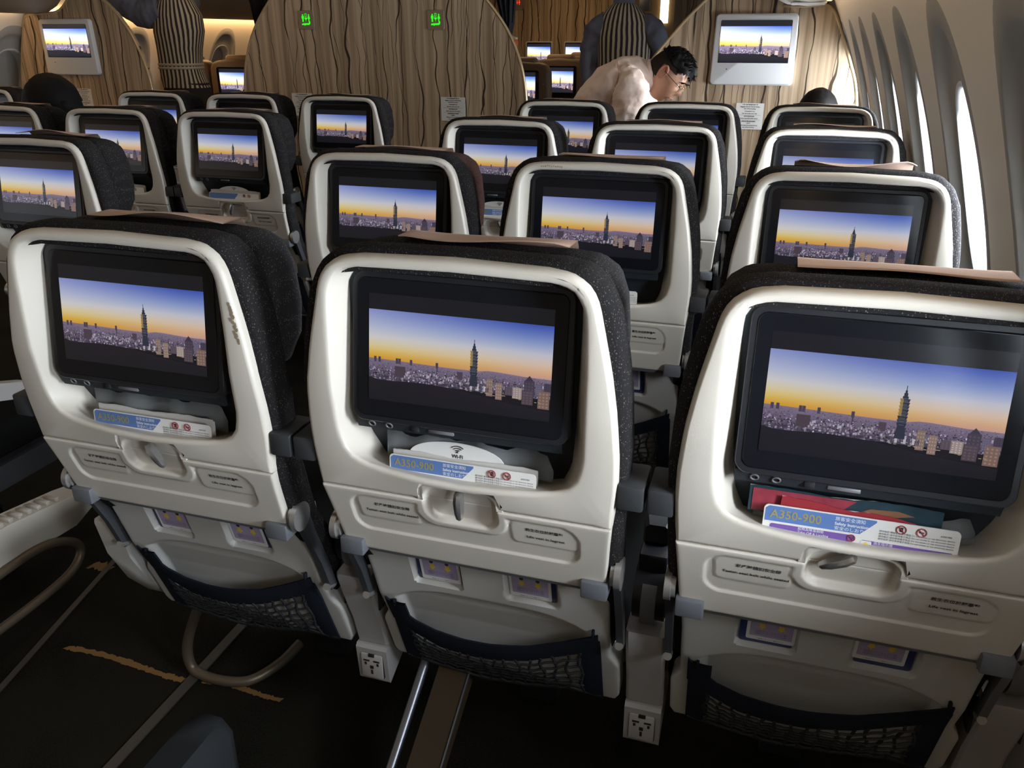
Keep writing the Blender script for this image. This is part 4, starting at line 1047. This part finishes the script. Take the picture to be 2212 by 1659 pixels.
# further seats
safety_card(B_, 2, .098, .8085, 'white safety card in the pocket of the second-row middle seat', y=.0165, strips=True)
wifi_card(B_, 2, 'wireless card just showing in the pocket of the second-row middle seat', cx=.0)
for X, r_, nm in ((A_, 3, 'third-row aisle seat of the right block'), (G_, 3, 'third-row aisle seat of the middle block'), (F_, 3, 'third-row centre seat of the middle block')):
    wifi_card(X, r_, 'white half-round wireless card in the pocket of the '+nm, cx=-.008)
    magazine(X, r_, .104, .8085, 'magazine in the pocket of the '+nm, .0275, 'page', .005)
    safety_card(X, r_, .105, .8005, 'safety card in the pocket of the '+nm, y=.0175, far=(X != A_))
# cards in the two lower windows
def low_card(x, row, cx, label, navy_left=False, dx=0, dz=0, figs=2):
    xx = x+cx+dx
    T = math.atan2(1, (yl(.58)-yl(.56))/.02)
    r = empty('amenity_card', (xx, (row-1)*P_+yl(.545)+.0095, .545), 0, label, 'card', 'cards in the lower seat windows'); r.rotation_euler = (T, 0, 0)
    link('bag', plate(rpoly(.0368, -.0215, .066, .004, -dx), -.001, 0), 'navybag', r)
    link('sheet', plate(rpoly(.0335, -.0200+dz, .066, .003), .0002, .0008), 'paper', r)
    link('lilac_panel', plate(rpoly(.029, -.011+dz, .064, .002), .0008, .0012), 'lilac', r)
    for k in range(figs):
        fx = -.013+.026*k
        bm = nb(); P = [(fx+.006*(1 if i % 2 else .6)*math.cos(2*PI*i/10+.3), .013+dz+.008*(1 if i % 2 else .6)*math.sin(2*PI*i/10+.3)) for i in range(10)]
        bm.free(); link('vest_figure', plate(P, .0012, .0015), 'yellow', r)
        bm = nb(); cyl(bm, (fx, .024+dz, .0012), (fx, .024+dz, .0017), .0032, n=10); link('figure_head', bm, 'text', r)
    for k in range(3): text('穿著救生衣 How to wear the life vest 着用', .0024, (0, .0015+dz-.0034*k, .0014), 'text', r, 0)
    text('ご着用になってご確認下さい', .003, (0, -.0165+dz, .0012), 'text', r, 0)
    return r
for X, nm, a, b in ((A_, 'nearest left seat', (.003, 0), (-.004, 0)), (B_, 'nearest middle seat', (.003, 0), (-.004, 0)), (Cc_, 'nearest right seat', (.006, .006), (-.006, .008))):
    low_card(X, 1, -.0785, 'lilac card in the left lower window of the '+nm, dx=a[0], dz=a[1])
    low_card(X, 1, .0765, 'lilac card in the right lower window of the '+nm, dx=b[0], dz=b[1])
low_card(B_, 2, .0765, 'lilac card in the lower window of the second-row middle seat', dx=-.006, dz=.008)

# ------------------------------------------------------------------ people
def skin_mesh(pts, edges, sub=2):
    """pts: list of (x, y, z, r); one continuous skinned surface rooted at vertex 0"""
    me = bpy.data.meshes.new('body'); me.from_pydata([p[:3] for p in pts], edges, []); o = bpy.data.objects.new('body', me); C.objects.link(o)
    o.modifiers.new('k', 'SKIN'); sv = me.skin_vertices[0].data
    for i, p in enumerate(pts): sv[i].radius = (p[3], p[4] if len(p) > 4 else p[3])
    sv[0].use_root = True
    sb = o.modifiers.new('s', 'SUBSURF'); sb.levels = sub; sb.render_levels = sub
    dg = bpy.context.evaluated_depsgraph_get(); dg.update(); m2 = bpy.data.meshes.new_from_object(o.evaluated_get(dg))
    bpy.data.objects.remove(o)
    for p in m2.polygons: p.use_smooth = True
    return m2
def add_hand(pts, edges, wi, direction, up, side=1, s=1.0):
    """palm, four fingers and a thumb growing from wrist vertex wi"""
    w_ = Vector(pts[wi][:3]); d = Vector(direction).normalized(); u = Vector(up); u = (u-d*u.dot(d)).normalized(); c = d.cross(u)*side
    pm = len(pts); q = w_+d*.045*s; pts.append((*q, .020*s, .020*s)); edges.append((wi, pm))
    for k, (off, L_) in enumerate([(-.027, .060), (-.009, .072), (.009, .068), (.026, .052)]):
        a = w_+d*.082*s+c*off*s; b = a+(d*.55+u*-.25).normalized()*L_*.5*s; e = b+(d*.35-u*.75).normalized()*L_*.5*s; n = len(pts)
        pts += [(*a, .0095*s), (*b, .0085*s), (*e, .0075*s)]; edges += [(pm, n), (n, n+1), (n+1, n+2)]
    a = w_+d*.035*s-c*.030*s; b = a+(d*.6-c*.6).normalized()*.035*s; n = len(pts); pts += [(*a, .011*s), (*b, .009*s)]; edges += [(pm, n), (n, n+1)]
def head_mesh(nu=44, nv=34, scale=1.0, keep=None, grow=0.0, nz=0.0):
    """head facing +X, up +Z, centred between the ears"""
    bm = nb(); G = []
    for j in range(nv+1):
        ph = PI*j/nv; row = []
        for i in range(nu):
            th = 2*PI*i/nu; x, y, z = math.sin(ph)*math.cos(th), math.sin(ph)*math.sin(th), math.cos(ph)
            g = lambda a, b, c, d: math.exp(-((y-a)/b)**2-((z-c)/d)**2) if x > 0 else 0
            X, Y, Z = .094*x, .075*y, .116*z
            if z < 0:
                Y *= 1-.38*(-z)**1.6
                X *= (1-.52*(-z)**1.1) if x < 0 else (1-.10*(-z)**2)
                X += .018*(-z)
            if grow == 0:
                X += .024*g(0, .13, -.20, .13)+.010*g(0, .10, -.02, .14)+.006*g(0, .5, .16, .10)-.009*g(.34, .16, .02, .10)-.009*g(-.34, .16, .02, .10)+.007*g(0, .26, -.50, .07)+.010*g(0, .3, -.86, .16)-.004*g(0, .3, -.66, .07)
            v = Vector((X, Y, Z))
            if grow: v = v*(1+grow)+v.normalized()*nz*noise.noise(v*70)
            row.append(v*scale)
        G.append(row)
    top = [[bm.verts.new(p) for p in r] for r in G[1:-1]]
    a = bm.verts.new(G[0][0]); b = bm.verts.new(G[-1][0])
    def ok(*vs):
        if not keep: return True
        c = sum((v.co for v in vs), Vector())/len(vs)/scale; return keep(c)
    for A, B in zip(top, top[1:]):
        for i in range(nu):
            q = (A[i], A[(i+1) % nu], B[(i+1) % nu], B[i])
            if ok(*q): bm.faces.new(q)
    for i in range(nu):
        if ok(a, top[0][i]): bm.faces.new((a, top[0][(i+1) % nu], top[0][i]))
        if ok(b, top[-1][i]): bm.faces.new((b, top[-1][i], top[-1][(i+1) % nu]))
    bmesh.ops.delete(bm, geom=[v for v in bm.verts if not v.link_faces], context='VERTS')
    return bm
def make_head(parent, loc, rot, face=True):
    """rot: 3x3 matrix columns = face direction, left, up"""
    mt = Matrix.Translation(loc) @ rot.to_4x4()
    o = link('head', head_mesh(), 'skin', parent, smooth=80); o.matrix_local = mt
    for s in (-1, 1):
        bm = nb(); pts = [(.000+.017*math.cos(t)-.004, s*(.073+.006*math.sin(t)), .004+.030*math.sin(t)) for t in [2*PI*k/16 for k in range(17)]]; tube(bm, pts, .0055, 6, False)
        vs = [bm.verts.new((-.004+.014*math.cos(t), s*.074, .004+.026*math.sin(t))) for t in [2*PI*k/12 for k in range(12)]]; bm.faces.new(vs); link('ear', bm, 'skin_red', o, smooth=80)
        bm = nb(); bmesh.ops.create_uvsphere(bm, u_segments=12, v_segments=8, radius=.0115)
        for v in bm.verts: v.co += Vector((.074, s*.027, .003))
        e = link('eye', bm, 'paper', o); bm = nb(); bmesh.ops.create_uvsphere(bm, u_segments=10, v_segments=6, radius=.0055)
        for v in bm.verts: v.co += Vector((.0812, s*.027, .003))
        link('iris', bm, 'hair', e) if False else bm.free()
        bm = nb(); tube(bm, [(.083, s*.014, .020), (.086, s*.026, .024), (.078, s*.042, .020)], [.002, .0028, .0015], 5); link('eyebrow', bm, 'hair', o)
    bm = nb(); tube(bm, [(.090, -.022, -.060), (.099, -.008, -.0575), (.1005, 0, -.059), (.099, .008, -.0575), (.090, .022, -.060)], [.002, .0042, .004, .0042, .002], 6); link('lips', bm, 'lips', o)
    return o, mt
def ellipse_loft(rings, m, parent, name, n=36, cap=True, fold=0):
    bm = nb(); R = []
    for k, (c, rx, ry) in enumerate(rings):
        R.append([(c[0]+rx*math.copysign(abs(math.cos(t))**.85, math.cos(t)), c[1]+ry*math.copysign(abs(math.sin(t))**.85, math.sin(t)), c[2]+fold*noise.noise(Vector((math.cos(t)*2, math.sin(t)*2, k*.7)))) for t in [2*PI*i/n for i in range(n)]])
    loft(bm, R, cap, cap); o = link(name, bm, m, parent, smooth=80); me = o.data
    at = me.attributes.new('U', 'FLOAT', 'CORNER'); L_ = me.loops
    for p in me.polygons:
        us = []
        for li in p.loop_indices:
            v = me.vertices[L_[li].vertex_index].co; c = rings[0][0]; us.append((math.atan2((v.y-c[1])*1.35, v.x-c[0])/(2*PI)) % 1)
        if max(us)-min(us) > .5: us = [u+1 if u < .5 else u for u in us]
        for li, u in zip(p.loop_indices, us): at.data[li].value = u
    return o
def wrinkled_tube(pts, rad, m, parent, name, n=40, seg=18, amp=.006, seed=0):
    P = spline([p for p in pts], n); rr = [interp(i/(n-1), [k/(len(rad)-1) for k in range(len(rad))], rad) for i in range(n)]
    bm = nb(); tube(bm, P, rr, seg)
    for v in bm.verts: v.co += Vector((1, 1, 1)).normalized()*0+(v.co-min(P, key=lambda q: (q-v.co).length)).normalized()*amp*(noise.noise(v.co*16+Vector((seed, 0, 0)))-1.2*abs(noise.noise(v.co*21+Vector((seed, 3, 0))))+.3)
    return link(name, bm, m, parent, smooth=80)
# bending man in a pale pink shirt
man = empty('person', (0, 0, 0), 0, 'man with glasses and black hair in pale pink shirt, bending behind the fourth row', 'person')
pts = [(-.13, 3.27, .84, .10, .11), (-.06, 3.26, .92, .095), (.01, 3.25, 1.005, .095), (.085, 3.24, 1.085, .085), (.195, 3.235, 1.145, .058), (.27, 3.23, 1.168, .050), (.32, 3.23, 1.172, .055)]
edges = [(0, 1), (1, 2), (2, 3), (3, 4), (4, 5), (5, 6)]
n0 = len(pts); pts += [(.165, 3.11, 1.12, .045), (.12, 3.06, .93, .038), (.17, 3.07, .74, .028)]; edges += [(3, n0), (n0, n0+1), (n0+1, n0+2)]; wr1 = n0+2
n0 = len(pts); pts += [(.17, 3.38, 1.10, .045), (.24, 3.43, .92, .038), (.34, 3.40, .75, .028)]; edges += [(3, n0), (n0, n0+1), (n0+1, n0+2)]; wr2 = n0+2
add_hand(pts, edges, wr1, (.3, 0, -.9), (-1, 0, -.2), 1); add_hand(pts, edges, wr2, (.4, 0, -.9), (-1, 0, -.2), -1)
for dy in (-.075, .085):
    n0 = len(pts); pts += [(-.14, 3.30+dy, .74, .075), (-.11, 3.31+dy, .45, .05), (-.15, 3.31+dy, .10, .038), (-.03, 3.31+dy, .045, .033)]; edges += [(0, n0), (n0, n0+1), (n0+1, n0+2), (n0+2, n0+3)]
link('body', skin_mesh(pts, edges), 'skin', man)
def axis_loft(pts, m, parent, name, n=64, amp=.0, seed=0):
    """pts: (x, z, thickness in the side plane, half width in y, y)"""
    bm = nb(); N_ = 60; S = spline([(p[0], p[4], p[1]) for p in pts], N_); T = spline([(p[2], p[3], 0) for p in pts], N_); R = []
    for i, c in enumerate(S):
        d = (S[min(i+1, N_-1)]-S[max(i-1, 0)]).normalized(); u = Vector((-d.z, 0, d.x)); w_ = Vector((0, 1, 0)); r_ = []
        for k in range(n):
            t = 2*PI*k/n; p = c+u*T[i].x*math.copysign(abs(math.sin(t))**.85, math.sin(t))+w_*T[i].y*math.copysign(abs(math.cos(t))**.85, math.cos(t))
            q = p-c; f = math.sin((p.x*.8+p.z*.6)*75+3*noise.noise(p*7))*sstep(.25, -.3, math.sin(t))*.35
            r_.append(p+q.normalized()*amp*(noise.noise(Vector((p.x*9+seed, p.y*14, p.z*9)))-1.6*abs(noise.noise(Vector((p.x*15+p.z*8+seed, p.y*7, p.z*13-p.x*6))))+.5+f*.4))
        R.append(r_)
    loft(bm, R, True, True); return link(name, bm, m, parent, smooth=80)
sh = axis_loft([(-.16, .79, .115, .15, 3.27), (-.09, .895, .122, .155, 3.265), (-.02, .975, .125, .165, 3.255), (.05, 1.05, .125, .18, 3.245), (.115, 1.112, .122, .19, 3.24), (.175, 1.145, .098, .165, 3.24), (.228, 1.158, .068, .09, 3.235), (.262, 1.168, .058, .062, 3.235)], 'pinkshirt', man, 'shirt', amp=.013)
wrinkled_tube([(.150, 3.14, 1.150), (.185, 3.09, 1.105), (.185, 3.06, 1.03), (.145, 3.045, .95), (.135, 3.05, .86), (.16, 3.07, .77)], [.070, .080, .074, .066, .055, .045], 'pinkshirt', sh, 'sleeve', amp=.014, seg=30)
wrinkled_tube([(.16, 3.34, 1.14), (.19, 3.40, 1.05), (.24, 3.43, .93), (.29, 3.42, .84), (.335, 3.40, .77)], [.07, .07, .058, .05, .045], 'pinkshirt', sh, 'sleeve', amp=.010, seed=3)
bm = nb(); tube(bm, [Vector((.262, 3.235, 1.168))+Vector((0, .060*math.cos(t), 0))+Vector((-.35, 0, .93))*.058*math.sin(t) for t in [2*PI*k/24 for k in range(25)]], .010, 6, False); link('collar', bm, 'pinkshirt', sh)
bm = nb(); tube(bm, spline([(.115, 3.10, 1.225), (.13, 3.06, 1.17), (.115, 3.045, 1.10), (.095, 3.04, 1.03)], 20), .0022, 5); link('sleeve_seam', bm, 'skin', sh)
for dy in (-.075, .085):
    wrinkled_tube([(-.14, 3.29+dy, .86), (-.14, 3.30+dy, .7), (-.11, 3.31+dy, .45), (-.15, 3.31+dy, .10)], [.10, .09, .07, .06], 'skirt', man, 'trousers', amp=.006)
    bm = nb(); box(bm, -.20, .04, 3.31+dy-.045, 3.31+dy+.045, .0, .085, .03, 3); link('shoe', bm, 'leather', man)
upv = Vector((.67, 0, .742)).normalized(); fwd = Vector((.742, 0, -.67)).normalized(); lft = upv.cross(fwd)
R3 = Matrix((fwd, lft, upv)).transposed()
# the face is turned slightly towards the camera
R3 = R3 @ Matrix.Rotation(-.12, 3, 'Z')
hd, mt = make_head(man, Vector((.325, 3.225, 1.168)), R3)
def on_head(name, bm, m):
    o = link(name, bm, m, man, smooth=80); o.matrix_local = mt; return o
on_head('hair_sides', head_mesh(grow=.025, nz=.001, keep=lambda c: c.z > -.055+.9*max(0, c.x+.02) and c.x < .030+.45*max(0, c.z) and not (c.x > -.022 and c.z < .030)), 'hair_side')
tp = head_mesh(grow=.10, nz=.012, keep=lambda c: c.z > .052-.25*c.x*(c.x < 0) and c.x < .085)
for v in tp.verts:
    if v.co.x > .02: v.co += Vector((.020*sstep(.02, .09, v.co.x), 0, .012*sstep(.02, .09, v.co.x)))
    v.co.z += .008*noise.noise(v.co*55)
hr = on_head('hair', tp, 'hair')
rnd = random.Random(8)
bm = nb()
for k in range(130):
    a = rnd.uniform(-1, 1); x = rnd.uniform(-.05, .10); y = a*.06; z = .128*math.sqrt(max(.05, 1-(x/.125)**2-(y/.085)**2))
    d = Vector((.5+rnd.random(), rnd.uniform(-.3, .3), rnd.uniform(.1, .9)-.9*(x > .07))).normalized(); tube(bm, [(x, y, z-.012), Vector((x, y, z))+d*.010, Vector((x, y, z-.004))+d*.024], [.0045, .0035, .0008], 4)
tf = on_head('hair_tufts', bm, 'hair'); tf['kind'] = 'stuff'
g = empty('glasses', (0, 0, 0)); g.parent = man; g.matrix_local = mt
for s in (-1, 1):
    bm = nb(); P = [(.102, s*.032+.025*math.cos(t), .002+.020*math.sin(t)) for t in [2*PI*k/20 for k in range(21)]]; tube(bm, P, .0014, 6, False); link('rim', bm, 'goldmetal', g)
    bm = nb(); tube(bm, [(.102, s*.057, .008), (.06, s*.079, .010), (.0, s*.080, .012)], .0014, 5); link('temple', bm, 'hair', g)
    bm = nb(); vs = [bm.verts.new(p) for p in P[:-1]]; bm.faces.new(vs); link('lens', bm, 'pane', g)
bm = nb(); tube(bm, [(.102, -.008, .006), (.104, 0, .009), (.102, .008, .006)], .0013, 5); link('bridge', bm, 'goldmetal', g)
# attendant seen from behind
def attendant(cx, y, label, vest, sleeves, hips, neck, arms, head_rot, hem, face=Vector((0, 1, 0)), waist=None, hair_bun=True):
    r = empty('person', (0, 0, 0), 0, label, 'person', None)
    zt = vest[-1][0][2]
    pts = [(cx, y, .95, .10), (cx, y, 1.10, .09), (vest[-3][0][0], y, vest[-3][0][2]-.04, .09), (vest[-1][0][0], y, zt-.02, .045), (vest[-1][0][0], y, zt+.07, .045)]; edges = [(0, 1), (1, 2), (2, 3), (3, 4)]
    for A in arms:
        n0 = len(pts); pts += [(*p, q) for p, q in zip(A[0], (.034, .030, .024))]; edges += [(2, n0), (n0, n0+1), (n0+1, n0+2)]; add_hand(pts, edges, n0+2, A[1], A[2], A[3], .95)
    for s in (-1, 1):
        n0 = len(pts); pts += [(cx+s*.085, y, .85, .08), (cx+s*.08, y, .48, .05), (cx+s*.075, y-.01, .09, .032), (cx+s*.075, y+.10, .03, .028)]; edges += [(0, n0), (n0, n0+1), (n0+1, n0+2), (n0+2, n0+3)]
    link('body', skin_mesh(pts, edges), 'skin', r)
    v = ellipse_loft(vest, 'vest', r, 'striped_vest', fold=.0)
    for v_ in v.data.vertices: v_.co += Vector((.004*noise.noise(v_.co*9), .006*noise.noise(v_.co*11), 0))
    s_ = None
    for P, q in sleeves: s_ = wrinkled_tube(P, q, 'blueshirt', r, 'sleeve', amp=.014, seed=cx)
    ellipse_loft([((vest[-1][0][0], y, zt-.01), .066, .058), ((vest[-1][0][0], y, zt+.03), .060, .054), ((vest[-1][0][0], y, zt+.045), .056, .05)], 'blueshirt', r, 'collar')
    ellipse_loft(hips, 'skirt', r, 'skirt')
    for s in (-1, 1):
        bm = nb(); box(bm, cx+s*.075-.035, cx+s*.075+.035, y-.06, y+.17, 0, .06, .02, 3); link('shoe', bm, 'leather', r)
    zc = zt+.165; up = Vector((0, 0, 1)); lf = up.cross(face); mt_ = Matrix.Translation((vest[-1][0][0], y, zc)) @ Matrix((face, lf, up)).transposed().to_4x4()
    h, _ = make_head(r, Vector((vest[-1][0][0], y, zc)), Matrix((face, lf, up)).transposed())
    o = link('hair', head_mesh(grow=.09, nz=.004, keep=lambda c: c.z > -.06 and c.x < .05+.4*max(0, c.z)), 'hair', r, smooth=80); o.matrix_local = mt_
    bm = nb(); bmesh.ops.create_uvsphere(bm, u_segments=20, v_segments=12, radius=.042)
    for w_ in bm.verts: w_.co += Vector((-.115, 0, .0))
    o = link('hair_bun', bm, 'hair', r, smooth=80); o.matrix_local = mt_
    return r
Y2 = 4.45
attendant(-.10, Y2, 'attendant seen from behind in a cream and black striped vest beyond the bending man',
    [((-.10, Y2, .93), .158, .115), ((-.10, Y2, 1.05), .150, .105), ((-.10, Y2, 1.2), .158, .108), ((-.10, Y2, 1.32), .160, .110), ((-.105, Y2, 1.40), .155, .10), ((-.11, Y2, 1.445), .135, .09), ((-.112, Y2, 1.49), .09, .075), ((-.112, Y2, 1.508), .066, .062)],
    [([(-.20, Y2, 1.405), (-.265, Y2, 1.36), (-.30, Y2, 1.27), (-.305, Y2-.02, 1.16), (-.285, Y2-.045, 1.0)], [.07, .074, .066, .058, .046]),
     ([(.0, Y2, 1.405), (.065, Y2, 1.37), (.105, Y2, 1.31), (.10, Y2+.08, 1.255), (.02, Y2+.20, 1.23)], [.055, .068, .062, .05, .040])],
    [((-.10, Y2, .97), .150, .11), ((-.10, Y2, .85), .175, .125), ((-.10, Y2, .5), .17, .12)], None,
    [([(-.235, Y2, 1.39), (-.305, Y2-.01, 1.18), (-.28, Y2-.05, .96)], (0, .1, -1), (1, 0, 0), 1), ([(.04, Y2, 1.38), (.105, Y2+.04, 1.27), (.0, Y2+.24, 1.23)], (-.6, .7, 0), (0, 0, 1), -1)], None, .93)
Y1 = 4.30
at1 = attendant(-3.15, Y1, 'attendant at left in a cream and black striped vest reaching up towards the bins', 
    [((-3.150, Y1, 1.0), .168, .12), ((-3.17, Y1, 1.06), .160, .115), ((-3.178, Y1, 1.14), .152, .11), ((-3.17, Y1, 1.25), .160, .112), ((-3.152, Y1, 1.36), .180, .118), ((-3.145, Y1, 1.46), .175, .11), ((-3.14, Y1, 1.55), .12, .09), ((-3.14, Y1, 1.59), .066, .062)],
    [([(-3.24, Y1-.02, 1.50), (-3.36, Y1-.03, 1.475), (-3.50, Y1-.03, 1.52), (-3.64, Y1-.03, 1.62), (-3.72, Y1-.03, 1.70)], [.095, .098, .085, .065, .045]), ([(-3.08, Y1+.03, 1.52), (-3.14, Y1+.14, 1.56), (-3.28, Y1+.22, 1.62), (-3.45, Y1+.24, 1.70)], [.07, .065, .055, .045])],
    [((-3.15, Y1, 1.03), .160, .115), ((-3.15, Y1, .9), .175, .125), ((-3.14, Y1, .5), .18, .13)], None,
    [([(-3.28, Y1-.02, 1.50), (-3.53, Y1-.03, 1.54), (-3.73, Y1-.03, 1.70)], (-.6, 0, .8), (0, 1, 0), 1), ([(-3.08, Y1+.03, 1.52), (-3.26, Y1+.2, 1.61), (-3.47, Y1+.24, 1.70)], (-1, .0, .3), (0, 0, 1), -1)], None, 1.0, face=Vector((-.8, .6, 0)).normalized())
for dz in (0, .022):
    ellipse_loft([((-3.178, Y1, 1.120+dz), .156, .114), ((-3.177, Y1, 1.123+dz), .1585, .1165), ((-3.176, Y1, 1.133+dz), .1585, .1165), ((-3.176, Y1, 1.136+dz), .156, .114)], 'cream', at1, 'vest_belt')
curtain([(-3.67, -3.55, 1.455), (-3.66, -3.545, 1.3), (-3.66, -3.54, .9), (-3.66, -3.54, .01)], 'dark navy hanging strip behind the left attendant', 4.75)
# two seated passengers
def seated(x, y, label, top, hw, long_hair, cloth):
    r = empty('person', (0, 0, 0), 0, label, 'person')
    pts = [(x, y+.05, .58, .10), (x, y+.04, .78, .10), (x, y+.03, .90, .07), (x, y+.04, .96, .045), (x, y+.05, top-.12, .045)]; edges = [(0, 1), (1, 2), (2, 3), (3, 4)]
    for s in (-1, 1):
        n0 = len(pts); pts += [(x+s*.16, y+.05, .86, .045), (x+s*.165, y+.10, .64, .035), (x+s*.10, y+.30, .62, .025)]; edges += [(2, n0), (n0, n0+1), (n0+1, n0+2)]; add_hand(pts, edges, n0+2, (0, 1, -.2), (0, 0, 1), s, .9)
        n0 = len(pts); pts += [(x+s*.09, y+.12, .57, .07), (x+s*.10, y+.40, .57, .055), (x+s*.10, y+.44, .15, .04), (x+s*.10, y+.54, .06, .03)]; edges += [(0, n0), (n0, n0+1), (n0+1, n0+2), (n0+2, n0+3)]
    link('body', skin_mesh(pts, edges), 'skin', r)
    ellipse_loft([((x, y+.06, .54), .15, .11), ((x, y+.05, .70), .15, .11), ((x, y+.04, .84), .17, .10), ((x, y+.04, .91), .13, .08), ((x, y+.04, .95), .06, .06)], cloth, r, 'top')
    for s in (-1, 1):
        wrinkled_tube([(x+s*.13, y+.04, .87), (x+s*.165, y+.07, .74), (x+s*.165, y+.12, .64), (x+s*.12, y+.27, .62)], [.06, .055, .05, .04], cloth, r, 'sleeve', n=20, seg=12)
        wrinkled_tube([(x+s*.08, y+.08, .58), (x+s*.10, y+.38, .58), (x+s*.10, y+.45, .50), (x+s*.10, y+.44, .12)], [.085, .07, .065, .05], 'skirt', r, 'trousers', n=20, seg=12)
    hc = Vector((x, y+.05, top-.125)); rot = Matrix((Vector((0, 1, 0)), Vector((-1, 0, 0)), Vector((0, 0, 1)))).transposed(); make_head(r, hc, rot)
    bm = head_mesh(grow=.08, nz=.003, keep=lambda c: c.z > -.09 and c.x < .04+.5*max(0, c.z))
    for v in bm.verts:
        v.co.y *= hw/.081
        if long_hair: v.co.y *= 1+.25*sstep(.05, -.09, v.co.z); v.co.x *= 1.08
    o = link('hair', bm, 'hair', r, smooth=80); o.matrix_local = Matrix.Translation(hc) @ rot.to_4x4()
    if long_hair:
        bm = nb(); R = []
        for z, a, b, c in [(.02, hw, .09, -.01), (-.06, hw*1.12, .09, -.02), (-.14, hw*1.1, .07, -.04), (-.24, hw*.9, .05, -.05), (-.30, hw*.6, .03, -.05)]:
            R.append([(c+b*math.cos(t)*(1 if math.cos(t) < 0 else .35), a*math.sin(t)+.003*math.sin(t*13), z) for t in [2*PI*k/30 for k in range(30)]])
        loft(bm, R, True, True); o = link('long_hair', bm, 'hair', r, smooth=80); o.matrix_local = Matrix.Translation(hc) @ rot.to_4x4()
    return r
seated(.995, 2.80, 'seated passenger whose straight black hair rises above the farthest window seat', 1.138, .086, False, 'navy')
seated(-2.085, 1.98, 'seated passenger with full dark hair rising above the left third-row seats', 1.190, .118, True, 'skirt')
